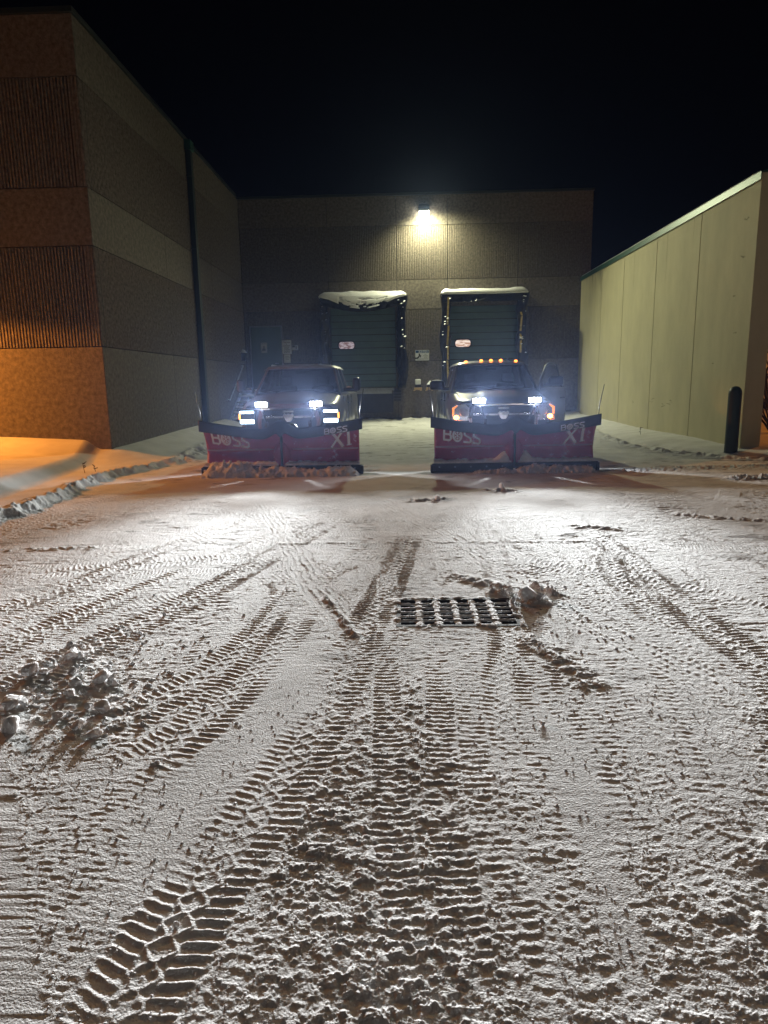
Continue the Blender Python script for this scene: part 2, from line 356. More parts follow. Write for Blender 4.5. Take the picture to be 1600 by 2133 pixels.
def ground_height(X, Y):
    X = X.astype(np.float64); Y = Y.astype(np.float64)
    h = (fbm(X*.7, Y*.7, 3, 1)-.5)*.03
    # general churned, crumbly cover: rougher towards the near left, the near centre and the near right corner
    rough = ss(.38, .62, fbm(X*1.1+3, Y*.8, 3, 7))
    near = ss(3.6, 1.6, Y)*(.35+.65*ss(.42, .55, fbm(X*1.9+8, Y*1.5, 3, 77)))
    amp = .0012+.0018*rough*ss(9, 3.5, Y)+.0026*near+.0022*ss(3.2, 6.5, Y)
    h = h+amp*(fbm(X*40, Y*52, 4, 3, .65)-.5)*2.4
    lump = fbm(X*27, Y*31, 4, 9, .6)
    h = h+(near*.0085+.0045*rough*ss(7, 3, Y))*ss(.48, .74, lump)
    h = h+(.003+.0045*ss(3.5, 7.5, Y))*(ss(.35, .7, fbm(X*8, Y*24, 4, 13, .6))-.5)*(.4+1.2*ss(.35, .6, fbm(X*.9, Y*.9, 3, 14)))
    # smooth, scraped lanes left by the blades
    lane = np.maximum(np.exp(-((X-polyx([(-.75, 1.2), (-.85, 2.4), (-.55, 3.2), (-.9, 5)], Y))/.16)**2)*ss(4.4, 3.4, Y)*ss(1.6, 2.2, Y),
                      np.exp(-((X-polyx([(.62, 1.2), (.68, 2.4), (.72, 3.2), (.8, 5)], Y))/.10)**2)*ss(3.2, 2.6, Y)*ss(1.35, 1.7, Y))
    flat = (fbm(X*.7, Y*.7, 3, 1)-.5)*.03+.0018*(fbm(X*60, Y*60, 2, 5)-.5)
    bare = ss(.60, .78, fbm(X*2.3, Y*5.5, 4, 21))*.8
    for k, (kind, pts, w, a) in enumerate(TR):
        P = spline(pts); hw = w/2
        box = (X > P[:, 0].min()-hw*1.3) & (X < P[:, 0].max()+hw*1.3) & (Y > P[:, 1].min()) & (Y < P[:, 1].max()+.01)
        idx = np.nonzero(box)[0]
        if len(idx) == 0: continue
        x = X[idx]; y = Y[idx]; best = np.full(len(idx), 9.); S_ = np.zeros(len(idx)); T_ = np.zeros(len(idx)); acc = 0
        for i in range(len(P)-1):
            d = P[i+1]-P[i]; L = np.hypot(*d)
            if L < 1e-6: continue
            q = np.nonzero((np.abs(x-(P[i, 0]+P[i+1, 0])/2) < L/2+hw*1.4) & (np.abs(y-(P[i, 1]+P[i+1, 1])/2) < L/2+hw*1.4))[0]
            if len(q):
                rx = x[q]-P[i, 0]; ry = y[q]-P[i, 1]; u = (rx*d[0]+ry*d[1])/L; v = (-rx*d[1]+ry*d[0])/L
                uc = np.clip(u, 0, L); dist = np.hypot(u-uc, v)
                b = dist < best[q]; qq = q[b]
                best[qq] = dist[b]; S_[qq] = acc+uc[b]; T_[qq] = v[b]/hw
            acc += L
        m = (1-ss(hw*.92, hw*1.12, best))*(.35+.65*ss(.25, .5, fbm(x*1.7+k, y*1.3, 2, 40+k)))
        ok = best < hw*1.15
        idx = idx[ok]; m = m[ok]*min(.85, .3+a*.42)*(1-(.15 if a >= 1 else .6)*ss(.45, .62, fbm(X[idx]*1.3+5, Y[idx]*1.1, 3, 70)))
        p = tread(kind, S_[ok], T_[ok], k)*a*((1-.5*ss(2.6, 4.2, y[ok])) if kind == 'bar' else 1)*(1+.35*(a >= 1.3)*ss(3.5, 2, y[ok]))
        fade = (.44+1.05*ss(2.2, 7.0, Y[idx]))*(1-(.42 if a >= 1.05 else 0)*ss(3.2, 5.5, Y[idx]))
        grit = (fbm(X[idx]*45, Y[idx]*45, 3, 60+k)-.5)*.0042*(1+.7*near[idx]+.9*ss(3.5, 6.5, Y[idx]))
        m = m*ss(0, .5, S_[ok])*ss(0, .5, acc-S_[ok])
        h[idx] = h[idx]*(1-m)+m*(p*fade+grit+(h[idx]*.35))
        # pushed-up shoulder beside the fresher prints
        bare[idx] = np.maximum(bare[idx]*(1-.5*m), m*ss(.0, -.004, p)*ss(.45, .7, fbm(X[idx]*3, Y[idx]*3, 2, 90+k))*.3)
    h = h*(1-lane*.9)+flat*lane*.9
    bare = bare*(1-lane)
    # churned ridges and small piles
    def ridge(x0, y0, x1, y1, w, hh, seed):
        d = np.array([x1-x0, y1-y0]); L = np.hypot(*d)
        u = np.clip(((X-x0)*d[0]+(Y-y0)*d[1])/L, 0, L); dist = np.hypot(X-x0-u*d[0]/L, Y-y0-u*d[1]/L)
        n = fbm(X*16, Y*16, 3, seed)
        return hh*np.exp(-(dist/w)**2)*ss(.3, .7, n)*(.3+1.1*fbm(X*38, Y*38, 4, seed+3, .65))
    for r in [(.72, 4.95, 1.0, 4.72, .06, .06, 1), (.45, 5.4, .8, 5.1, .08, .03, 2), (1.05, 5.15, 1.2, 4.85, .04, .04, 3), (-.32, 4.1, -.6, 4.9, .03, .03, 4),
              (.78, 4.0, 1.0, 3.4, .10, .018, 5), (-2.1, 3.7, -1.5, 3.0, .26, .012, 6), (1.2, 2.05, 1.45, 2.1, .06, .022, 8),
              (1.0, 1.75, 1.3, 1.35, .14, .013, 9), (5.3, 10.7, 6.0, 10.8, .16, .08, 10), (3.3, 7.9, 4.6, 7.2, .08, .03, 11), (1.9, 7.3, 2.3, 7.2, .1, .03, 12),
              (1.3, 9.9, 1.6, 9.8, .12, .05, 14), (.1, 9.1, .6, 9.2, .1, .04, 15), (-1.3, 6.7, 2, 6.62, .05, .009, 16), (-4.6, 6.5, -3.2, 6.6, .07, .02, 17),
              (2.2, 2.6, 1.6, 1.9, .12, .013, 18), (4.0, 12.0, 6.6, 12.2, .3, .05, 19)]:
        h = h+ridge(*r)
    # ---- left snow bank: a trodden edge, a strip, then a cut step up to the terrace in front of the building
    xe = polyx([(-5.0, 0), (-4.98, 8.1), (-4.93, 8.6), (-5.0, 9.6), (-5.22, 11.2), (-5.25, 12.3), (-4.95, 13.0), (-4.75, 14.2), (-4.95, 17), (-5.2, 21), (-5.4, 23)], Y)
    xe = xe+(fbm(X*.2, Y*5, 3, 31)-.5)*.25
    xr = polyx([(-5.6, 0), (-5.70, 9.2), (-5.92, 11), (-6.18, 12.9), (-6.4, 14.0)], Y)
    edge = ss(0, -.16, X-xe)
    crumb = np.exp(-((X-xe+.12)/.13)**2)*(.015+.06*ss(.35, .8, fbm(X*8, Y*8, 4, 33, .6)))
    b = edge*.10+crumb*ss(16, 12, Y)
    step = ss(.08, -.32, X-xr)
    b = b+step*(.19+.05*np.clip(xr-X, 0, 3))
    wallside = ss(13.0, 14.3, Y)*ss(-4.9, -6.3, X)*(.26+.10*ss(14, 20, Y))*ss(24.4, 23.4, Y)
    b = b+wallside+ss(13.6, 14.4, Y)*np.exp(-((X-xe)/.2)**2)*.10*ss(.3, .7, fbm(X*5, Y*5, 3, 35))*ss(24, 20, Y)
    b = b+.012*(fbm(X*2, Y*2, 3, 36)-.5)*edge
    sm = edge[:] if False else edge
    h = h*(1-.85*sm)+b
    bare = bare*(1-sm)
    # ---- right snow bank, smooth towards the cream wall, tyre-cut along its foot
    xb = polyx([(7.6, 12.2), (7.1, 12.9), (6.35, 13.7), (5.85, 14.6), (5.45, 16.4), (5.8, 20.3), (5.9, 27)], Y)+(fbm(X*.3, Y*4, 3, 41)-.5)*.2
    eb = ss(0, .5, X-xb)*ss(12.2, 12.9, Y)
    h = h*(1-.85*eb)+eb*(.06+.13*ss(xb, 7.0, X)) if False else h*(1-.85*eb)+eb*(.06+.14*np.clip((X-xb)/1.5, 0, 1))
    h = h+np.exp(-((X-xb)/.16)**2)*ss(12.3, 13, Y)*(.02+.07*ss(.35, .75, fbm(X*7, Y*7, 3, 43)))
    h = h+np.exp(-((X-xb+.25)/.3)**2)*ss(12.3, 13, Y)*.02*np.cos((Y+X*.4)*2*math.pi/.22)
    h = h+np.exp(-(((X-7.7)/.35)**2+((Y-13.3)/.35)**2))*.20+np.exp(-(((X-9)/1)**2+((Y-13.6)/.7)**2))*.15
    bare = bare*(1-eb)
    # ---- dock apron rises a little, snow drifted to the wall foot; a snow covered slope beyond the cream wall
    h = h+.13*ss(18, 27, Y)*ss(-7, -5, X)
    h = h+ss(26.4, 27.1, Y)*.10*(.4+fbm(X*3, Y*3, 2, 51))
    h = h+ss(7.8, 9.4, X)*ss(17.5, 25, Y)*2.5*(.8+.4*fbm(X*.5, Y*.5, 3, 52))
    # keep the drain frame clear
    gx0, gx1, gy0, gy1 = GR
    dg = np.maximum(np.maximum(gx0-X, X-gx1), np.maximum(gy0-Y, Y-gy1))
    k = ss(.10, .015, dg)
    h = h*(1-k)+k*(.004+.012*ss(.5, .8, fbm(X*20, Y*20, 2, 61)))
    return h, np.clip(bare, 0, 1)

def snow_ground_mat():
    m = bpy.data.materials.new('trodden_snow_over_asphalt'); m.use_nodes = True; nt = m.node_tree; b = nt.nodes['Principled BSDF']
    at = nt.nodes.new('ShaderNodeAttribute'); at.attribute_name = 'bare'
    t = nt.nodes.new('ShaderNodeTexCoord')
    n = nt.nodes.new('ShaderNodeTexNoise'); n.inputs['Scale'].default_value = 70; n.inputs['Detail'].default_value = 6; n.inputs['Roughness'].default_value = .7
    nt.links.new(t.outputs['Object'], n.inputs['Vector'])
    n2 = nt.nodes.new('ShaderNodeTexNoise'); n2.inputs['Scale'].default_value = 2.2; n2.inputs['Detail'].default_value = 6
    nt.links.new(t.outputs['Object'], n2.inputs['Vector'])
    r = nt.nodes.new('ShaderNodeValToRGB'); r.color_ramp.elements[0].position = .3; r.color_ramp.elements[1].position = .7
    r.color_ramp.elements[0].color = (.64, .635, .63, 1); r.color_ramp.elements[1].color = (.80, .80, .80, 1)
    nt.links.new(n2.outputs['Fac'], r.inputs[0])
    mul = nt.nodes.new('ShaderNodeMath'); mul.operation = 'MULTIPLY_ADD'; mul.inputs[1].default_value = 1.5; mul.inputs[2].default_value = -.9
    add = nt.nodes.new('ShaderNodeMath'); add.operation = 'ADD'; add.use_clamp = True
    nt.links.new(n.outputs['Fac'], mul.inputs[0]); nt.links.new(at.outputs['Fac'], add.inputs[0]); nt.links.new(mul.outputs[0], add.inputs[1])
    sc = nt.nodes.new('ShaderNodeMath'); sc.operation = 'MULTIPLY'; sc.use_clamp = True
    mg = nt.nodes.new('ShaderNodeMath'); mg.operation = 'GREATER_THAN'; mg.inputs[1].default_value = .02
    nt.links.new(at.outputs['Fac'], mg.inputs[0]); nt.links.new(add.outputs[0], sc.inputs[0]); nt.links.new(mg.outputs[0], sc.inputs[1])
    mx = nt.nodes.new('ShaderNodeMix'); mx.data_type = 'RGBA'
    nt.links.new(sc.outputs[0], mx.inputs['Factor']); nt.links.new(r.outputs[0], mx.inputs['A']); mx.inputs['B'].default_value = (.13, .115, .10, 1)
    nt.links.new(mx.outputs['Result'], b.inputs['Base Color'])
    b.inputs['Roughness'].default_value = .85; b.inputs['Specular IOR Level'].default_value = .12
    bp = nt.nodes.new('ShaderNodeBump'); bp.inputs['Distance'].default_value = .0065; bp.inputs['Strength'].default_value = 1
    n3 = nt.nodes.new('ShaderNodeTexNoise'); n3.inputs['Scale'].default_value = 125; n3.inputs['Detail'].default_value = 5
    nt.links.new(t.outputs['Object'], n3.inputs['Vector']); nt.links.new(n3.outputs['Fac'], bp.inputs['Height']); nt.links.new(bp.outputs[0], b.inputs['Normal'])
    return m

def build_ground():
    ys = [1.15]
    while ys[-1] < 31: ys.append(ys[-1]*1.0022)
    ys = np.array(ys)
    ts = np.linspace(-.66, .66, 1080); ex = np.array([.70, .76, .85, 1.0, 1.3])
    ts = np.concatenate([-ex[::-1], ts, ex])
    Yg, Tg = np.meshgrid(ys, ts, indexing='ij'); Xg = Yg*Tg
    nx = len(ts); ny = len(ys)
    H, B = ground_height(Xg.ravel(), Yg.ravel())
    co = np.stack([Xg.ravel(), Yg.ravel(), H], 1).astype(np.float32)
    i = np.arange(ny-1)[:, None]*nx+np.arange(nx-1)[None, :]
    f = np.stack([i, i+1, i+nx+1, i+nx], -1).reshape(-1, 4)
    cx = co[f, 0].mean(1); cy = co[f, 1].mean(1)
    keep = ~((cx > GR[0]) & (cx < GR[1]) & (cy > GR[2]) & (cy < GR[3]))
    f = f[keep]
    me = bpy.data.meshes.new('snow_covered_ground')
    me.vertices.add(len(co)); me.vertices.foreach_set('co', co.ravel())
    me.loops.add(f.size); me.loops.foreach_set('vertex_index', f.ravel().astype(np.int32))
    me.polygons.add(len(f)); me.polygons.foreach_set('loop_start', np.arange(0, f.size, 4, dtype=np.int32))
    me.polygons.foreach_set('loop_total', np.full(len(f), 4, np.int32)); me.polygons.foreach_set('use_smooth', np.ones(len(f), bool))
    a = me.attributes.new('bare', 'FLOAT', 'POINT'); a.data.foreach_set('value', B.astype(np.float32))
    me.update(calc_edges=True)
    me.materials.append(snow_ground_mat())
    o = bpy.data.objects.new('snow_ground', me); COL.objects.link(o)
    tag(o, kind='structure')
    # the wide sheet that carries on to the horizon, with an opening where the detailed sheet lies
    m = MB(); z = -.06; R_ = 600
    m.add([(-R_, -R_, z), (R_, -R_, z), (R_, R_, z), (-R_, R_, z), (-.6, 4.0, z), (1.4, 4.0, z), (1.4, 5.1, z), (-.6, 5.1, z)],
          [(0, 1, 5, 4), (1, 2, 6, 5), (2, 3, 7, 6), (3, 0, 4, 7)])
    m.build('ground', M['snow'], kind='structure')
build_ground()
def gz(x, y):
    h, _ = ground_height(np.array([float(x)]), np.array([float(y)])); return float(h[0])

# ------------------------------------------------------------------ storm drain
d = empty('storm_drain_grate', (GR[0], GR[2], 0), label='black slotted storm drain grate sunk in the tyre tracked snow', cat='drain grate')
gw, gh = GR[1]-GR[0], GR[3]-GR[2]
m = MB()
m.box(-.03, 0, -.03, gh+.03, -.09, .006).box(gw, gw+.03, -.03, gh+.03, -.09, .006).box(0, gw, -.03, 0, -.09, .006).box(0, gw, gh, gh+.03, -.09, .006)
m.build('frame', M['iron'], d)
m = MB(); sn = MB()
for k in range(1, 6):
    x = gw*k/6; m.box(x-.022, x+.022, 0, gh, -.045, .0)
for k in range(1, 6):
    y = gh*k/6; m.box(0, gw, y-.016, y+.016, -.040, -.004)
m.build('grate_bars', M['iron'], d)
rn = random.Random(5)
def lumpy_strip(mb, x0, x1, y0, y1, z, hh, axis, n, seed):
    """an uneven low ridge of snow lying on a bar"""
    rows = []
    for i in range(n+1):
        u = i/n; q = rn.uniform(.55, 1.15); hz = hh*rn.uniform(.4, 1.1); R_ = []
        for a in (-1, -.6, 0, .6, 1):
            if axis == 'x': R_.append((x0+(x1-x0)*u, (y0+y1)/2+a*(y1-y0)/2*q, z+hz*(1-a*a)))
            else: R_.append(((x0+x1)/2+a*(x1-x0)/2*q, y0+(y1-y0)*u, z+hz*(1-a*a)))
        rows.append(R_)
    mb.grid(rows)
for k in range(1, 6):
    x = gw*k/6; lumpy_strip(sn, x-.030, x+.030, 0, gh, .001, .008, 'y', 36, k)
    y = gh*k/6; lumpy_strip(sn, 0, gw, y-.020, y+.020, .0, .012, 'x', 50, k)
sn.build('snow_on_bars', M['snow_rough'], d, norm=False)
m = MB(); m.add([(-.03, -.03, -.09), (gw+.03, -.03, -.09), (gw+.03, gh+.03, -.09), (-.03, gh+.03, -.09), (-.03, -.03, -.8), (gw+.03, -.03, -.8), (gw+.03, gh+.03, -.8), (-.03, gh+.03, -.8)],
             [(4, 5, 6, 7), (0, 1, 5, 4), (1, 2, 6, 5), (2, 3, 7, 6), (3, 0, 4, 7)]).build('drain_pit', M['pit'], d)

# ------------------------------------------------------------------ buildings
ROWS = [(-.1, 2.45, False), (2.45, 4.42, True), (4.42, 5.52, False), (5.52, 7.5, True), (7.5, 8.58, False)]
def panel_wall(parent, origin, du, dn, length, cols, label=None, rows=ROWS, top=None):
    """precast panels; du = unit direction along the wall, dn = outward normal"""
    du = Vector(du); dn = Vector(dn); O = Vector(origin)
    sm_, rb, jt = MB(), MB(), MB()
    def P(u, n, z): return tuple(O+du*u+dn*n+Vector((0, 0, z)))
    def pbox(mb, u0, u1, n0, n1, z0, z1):
        vs = [P(u0, n0, z0), P(u1, n0, z0), P(u1, n1, z0), P(u0, n1, z0), P(u0, n0, z1), P(u1, n0, z1), P(u1, n1, z1), P(u0, n1, z1)]
        mb.add(vs, [(0, 3, 2, 1), (4, 5, 6, 7), (0, 1, 5, 4), (1, 2, 6, 5), (2, 3, 7, 6), (3, 0, 4, 7)])
    cs = [0]+cols+[length]; g = .009
    for z0, z1, ribbed in rows:
        for a, b in zip(cs[:-1], cs[1:]):
            if not ribbed: pbox(sm_, a+g, b-g, -.20, 0, z0+g, z1-g)
            else:
                n = max(1, int((b-a-2*g)/.066)); p = (b-a-2*g)/n; prof = []
                for k in range(n):
                    u = a+g+k*p
                    prof += [(u, -.030), (u+p*.22, -.030), (u+p*.38, .006), (u+p*.84, .006)]
                prof.append((b-g, -.030))
                rows_ = [[P(u, nn, z) for u, nn in prof] for z in (z0+g, z1-g)]
                rb.grid(rows_, smooth=False)
                pbox(sm_, a+g, b-g, -.20, -.03, z0+g, z1-g)
    pbox(jt, 0, length, -.26, -.205, -.1, 8.5)
    jt.build('joint_backing', M['joint'], parent); sm_.build('wall', M['aggregate'], parent); rb.build('ribbed_wall_band', M['aggregate_rib'], parent, norm=False)

left = empty('warehouse', (XL, YL, 0), label='tall ribbed concrete warehouse wing on the left beside the snow terrace, orange lit end wall', cat='building')
def at(parent, p): return (p[0]-parent.location.x, p[1]-parent.location.y, p[2]-parent.location.z)
panel_wall(left, at(left, (XL, YL+.001, 0)), (0, 1, 0), (1, 0, 0), YB-YL-.002, [4.4, 8.8])
panel_wall(left, at(left, (XL-12, YL, 0)), (1, 0, 0), (0, -1, 0), 12-.001, [3, 7.5])
MB().box(-12, -.21, .3, YB-YL-.1, -.1, 8.5).build('core', M['joint'], left)
MB().box(-12.05, .04, -.04, YB-YL-.3, 8.585, 8.68).build('roof_edge', M['roof_edge'], left)

back = empty('loading_dock_building', (0, YB, 0), label='ribbed concrete loading dock building closing the yard behind the trucks', cat='building')
panel_wall(back, at(back, (XL+.002, YB, 0)), (1, 0, 0), (0, -1, 0), XB-XL, [3.38, 6.03, 7.99, 10.70])
MB().box(XL+.01, XB-.005, .27, 14, -.1, 8.5).build('core', M['joint'], back)
MB().box(XL-.3, XB+.04, -.04, 14, 8.585, 8.66).build('roof_edge', M['roof_edge'], back)
# side wall of the dock building seen above the cream wall
MB().box(XB-.004, XB+.002, .01, 14, -.1, 8.5).build('side_wall', M['aggregate'], back)

# dock doors
def dock_door(x0, x1, z0, z1, wx0, wx1, wz0, wz1, warm, snowlab):
    o = empty('dock_door', at(back, (x0, YB, z0))); o.parent = back
    w = x1-x0; hgt = z1-z0
    m = MB(); m.box(0, w, -.03, -.008, 0, hgt)
    n = 6
    for k in range(n):
        a = hgt*k/n; m.box(.01, w-.01, -.05, -.0305, a+.018, a+hgt/n*.475); m.box(.01, w-.01, -.045, -.0305, a+hgt/n*.515, a+hgt/n-.016)
    MB().box(.002, w-.002, -.0308, -.0301, .01, hgt-.01).build('section_gaps', M['joint'], o)
    m.build('door_sections', M['door_green'], o)
    fr = MB(); gl = MB(); cx, cz = (wx0+wx1)/2-x0, (wz0+wz1)/2-z0; hw, hh = (wx1-wx0)/2, (wz1-wz0)/2
    def rr_(hw, hh, r, y):
        pts = []
        for sx, sz, a0 in ((1, 1, 0), (-1, 1, 90), (-1, -1, 180), (1, -1, 270)):
            for a in range(0, 91, 18):
                t = rad(a0+a); pts.append((cx+sx*(hw-r)+r*math.cos(t), y, cz+sz*(hh-r)+r*math.sin(t)))
        return pts
    A, B_, C_, D_ = rr_(hw+.045, hh+.045, .15, -.055), rr_(hw+.045, hh+.045, .15, -.075), rr_(hw, hh, .11, -.075), rr_(hw, hh, .11, -.058)
    fr.grid([A, B_, C_, D_], smooth=False, closed=True); f_ = fr.build('window', M['black'], o)
    n = len(D_); gl.add([p for p in D_], [tuple(range(n))]); gl.build('pane', warm, f_, norm=False)
    return o
def lit_room_mat(name, c1, c2, s, sc):
    m = bpy.data.materials.new(name); m.use_nodes = True; nt = m.node_tree
    for n in list(nt.nodes):
        if n.type == 'BSDF_PRINCIPLED': nt.nodes.remove(n)
    t = nt.nodes.new('ShaderNodeTexCoord'); mp = nt.nodes.new('ShaderNodeMapping'); mp.inputs['Rotation'].default_value = (0, rad(35), 0); mp.inputs['Scale'].default_value = sc
    nt.links.new(t.outputs['Object'], mp.inputs[0])
    n = nt.nodes.new('ShaderNodeTexNoise'); n.inputs['Scale'].default_value = 5; nt.links.new(mp.outputs[0], n.inputs['Vector'])
    r = nt.nodes.new('ShaderNodeValToRGB'); r.color_ramp.elements[0].position = .42; r.color_ramp.elements[1].position = .58
    r.color_ramp.elements[0].color = (*c1, 1); r.color_ramp.elements[1].color = (*c2, 1)
    nt.links.new(n.outputs['Fac'], r.inputs[0])
    e = nt.nodes.new('ShaderNodeEmission'); e.inputs[1].default_value = s; nt.links.new(r.outputs[0], e.inputs[0])
    nt.links.new(e.outputs[0], nt.nodes['Material Output'].inputs[0]); return m
lit1 = lit_room_mat('lit_room_behind_left_pane', (.16, .09, .09), (.42, .36, .38), .85, (2, 1, 5))
lit2 = lit_room_mat('lit_room_behind_right_pane', (.50, .27, .16), (.95, .80, .68), 1.0, (1, 1, 4))
dock_door(-2.70, -.17, 1.46, 4.5, -2.41, -1.80, 2.96, 3.23, lit1, '')
dock_door(1.96, 4.60, 1.46, 4.5, 2.17, 2.76, 2.95, 3.22, lit2, '')
# pit, leveller lip and bumpers under the doors
for x0, x1 in ((-2.95, .1), (1.75, 4.8)):
    o = empty('dock_leveller', at(back, ((x0+x1)/2, YB, 1.2))); o.parent = back; hw = (x1-x0)/2
    MB().box(-hw+.35, hw-.35, -.10, -.008, .12, .22).box(-hw+.45, hw-.45, -.16, -.102, .0, .12).build('lip', M['steel'], o)
    MB().box(-hw+.4, hw-.4, -.03, -.008, -.75, -.002).build('pit_face', M['rubber'], o)
    for sx in (-1, 1):
        m = MB()
        for k in range(4): m.box(sx*(hw-.22)-.14, sx*(hw-.22)+.14, -.30+.0, -.008, -.30+k*.11, -.205+k*.11, .01)
        m.build('bumper', M['rubber'], o)

# dock shelters (curtain frames) with snow on the head
def crinkle(x, z, seed, a=.05):
    X_ = np.array([x*3.1+seed]); Z_ = np.array([z*2.3]); return (float(fbm(X_, Z_, 4, int(seed))[0])-.5)*2*a
def shelter(x0, x1, ztop, zbot, sag, label, seed, stripes, thick_snow):
    o = empty('dock_shelter', (x0, YB, zbot), label=label, cat='dock shelter')
    w = x1-x0; h = ztop-zbot; dep = .52; pw = .30
    fr = MB()
    for a, b in ((0, pw*.5), (w-pw*.5, w)): fr.box(a, b, -dep+.03, -.03, 0, h-.05)
    fr.box(0, w, -dep+.03, -.03, h-.12, h-.02); fr.build('frame', M['rubber'], o)
    for sx in (0, 1):                                            # crumpled side curtains
        rows = []; rn2 = random.Random(seed+sx)
        for i in range(41):
            z = h*i/40; R_ = []
            inner = pw+.05*math.sin(z*5+seed+sx)+rn2.uniform(-.02, .02)
            outer = -.02-max(0, .10*math.sin(z*2.3+seed*2+sx*2))*(1 if sx or seed > 3 else .3)
            for k in range(13):
                u = k/12; x = outer+(inner-outer)*u
                y = -dep-crinkle(x*2, z*1.6, seed+sx*9, .09)-.02+.22*u*u
                R_.append(((x if sx == 0 else w-x), y, z))
            rows.append(R_)
        MBg = MB(); MBg.grid(rows); c = MBg.build('side_curtain', M['fabric'], o, norm=False)
        md = c.modifiers.new('t', 'SOLIDIFY'); md.thickness = .012
    rows = []                                                    # head curtain, sagging
    for i in range(25):
        v = i/24; R_ = []
        for k in range(49):
            u = k/48; x = .04+(w-.08)*u
            bow = math.sin(math.pi*u)
            drop = .26+sag*bow
            z = h-.04-drop*v
            y = -dep-.03-(.10+.12*sag)*v*bow-crinkle(x*2.2, z*2.2+seed, seed+3, .07)*(.3+v)
            R_.append((x, y, z))
        rows.append(R_)
    g = MB(); g.grid(rows); c = g.build('head_curtain', M['fabric'], o, norm=False)
    md = c.modifiers.new('t', 'SOLIDIFY'); md.thickness = .012
    # snow lying on the head
    rows = []
    nu, nv = 70, 16
    for j in range(nv+1):
        v = j/nv; R_ = []
        for k in range(nu+1):
            u = k/nu; x = -.04+(w+.08)*u; bow = math.sin(math.pi*u)
            th = thick_snow*(.75+.5*float(fbm(np.array([x*2.5+seed]), np.array([v*2.0]), 3, seed)[0]))
            e = min(1, min(u, 1-u)*18)*min(1, min(v, 1-v)*7+.0)
            front = dep+.06+(.10+.12*sag)*bow*sag*2
            y = -.02-front*v
            z = h-.02+th*math.sqrt(max(e, 0))-(.9*sag*bow)*max(0, (v-.45)/.55)**1.4
            R_.append((x, y, z))
        rows.append(R_)
    g = MB(); g.grid(rows)
    s_ = g.build('snow_cap', M['snow'], o, norm=False); md = s_.modifiers.new('t', 'SOLIDIFY'); md.thickness = .05; md.offset = -1
    if sag > .15:                                                # snow sliding down over the sagging curtain, broken up by bare vinyl
        rows = []; fs = MB(); nu, nv = 64, 18
        V = {}
        for j in range(nv+1):
            for k in range(nu+1):
                u = k/nu; v = j/nv; x = .10+(w-.20)*u; bow = math.sin(math.pi*u); drop = (.20+sag)*bow
                V[j, k] = (x, -dep-.075-(.10+.12*sag)*v*bow-.03*math.sin(math.pi*v)-.09, h+.01-drop*v)
        vs = [V[j, k] for j in range(nv+1) for k in range(nu+1)]; fc = []
        for j in range(nv):
            for k in range(nu):
                n = float(fbm(np.array([k*.16+3]), np.array([j*.42+7]), 3, 17)[0])
                if n > .54 and 12 < k < nu-12 and j > 3: continue
                a = j*(nu+1)+k; fc.append((a, a+1, a+nu+2, a+nu+1))
        fs.add(vs, fc, True); s2 = fs.build('sliding_snow', M['snow'], o, norm=False)
        md = s2.modifiers.new('t', 'SOLIDIFY'); md.thickness = .05; md.offset = 0
    if stripes:
        for sx, xa, segs in ((0, .20, [(0, 1.0), (1.03, 1.55), (1.58, 2.3), (2.34, 3.35)]), (1, w-.20, [(1.25, 1.7), (1.75, 1.95), (2.05, 2.6), (2.62, 2.75)])):
            g = MB()
            for a, b in segs:
                j = random.Random(int(a*9)).uniform(-.03, .03)
                g.add([(xa-.035+j, -dep-.13, a), (xa+.035+j, -dep-.13, a), (xa+.035-j, -dep-.15, b), (xa-.035-j, -dep-.15, b)], [(0, 1, 2, 3)])
                g.add([(xa-.035+j, -dep-.12, a), (xa+.035+j, -dep-.12, a), (xa+.035-j, -dep-.14, b), (xa-.035-j, -dep-.14, b)], [(0, 1, 2, 3)])
            g.build('guide_stripe', M['yellow'], o, norm=False)
    # bits of snow caught in the folds
    g = MB(); r_ = random.Random(seed*7)
    for k in range(26):
        sx = r_.choice((0, 1)); x = r_.uniform(.0, .28); z = h-r_.random()**1.8*h*.75-.15
        x = x if sx == 0 else w-x; a = r_.uniform(.02, .06)
        g.add([(x-a, -dep-.12, z), (x, -dep-.17, z-a*.2), (x+a, -dep-.12, z+a*.4), (x, -dep-.10, z+a*.8), (x+.2*a, -dep-.16, z+a*.5)], [(0, 1, 4), (1, 2, 4), (2, 3, 4), (3, 0, 4)], True)
    g.build('caught_snow', M['snow'], o, kind='stuff')
    return o
shelter(-3.03, .20, 4.88, 1.42, .29, 'black dock shelter with torn sagging head curtain full of snow, behind the left truck', 2, False, .18)
shelter(1.64, 4.82, 4.90, 1.42, .02, 'black dock shelter with yellow guide stripes and a flat snow cap, behind the right truck', 5, True, .16)

# personnel door
o = empty('personnel_door', at(back, (-5.83, YB, 1.46))); o.parent = back
MB().box(-.05, 1.15, -.045, -.008, 0, 2.40).box(0, 1.1, -.055, -.0455, 0, 2.34).build('door_leaf', M['door_green'], o)
MB().box(-.09, -.05, -.07, -.008, 0, 2.44).box(1.15, 1.19, -.07, -.008, 0, 2.44).box(-.05, 1.15, -.07, -.008, 2.40, 2.44).build('frame', M['steel'], o)
MB().tube([(1.0, -.06, 1.0), (1.0, -.13, 1.0), (.88, -.13, 1.0)], .014).build('handle', M['steel'], o)

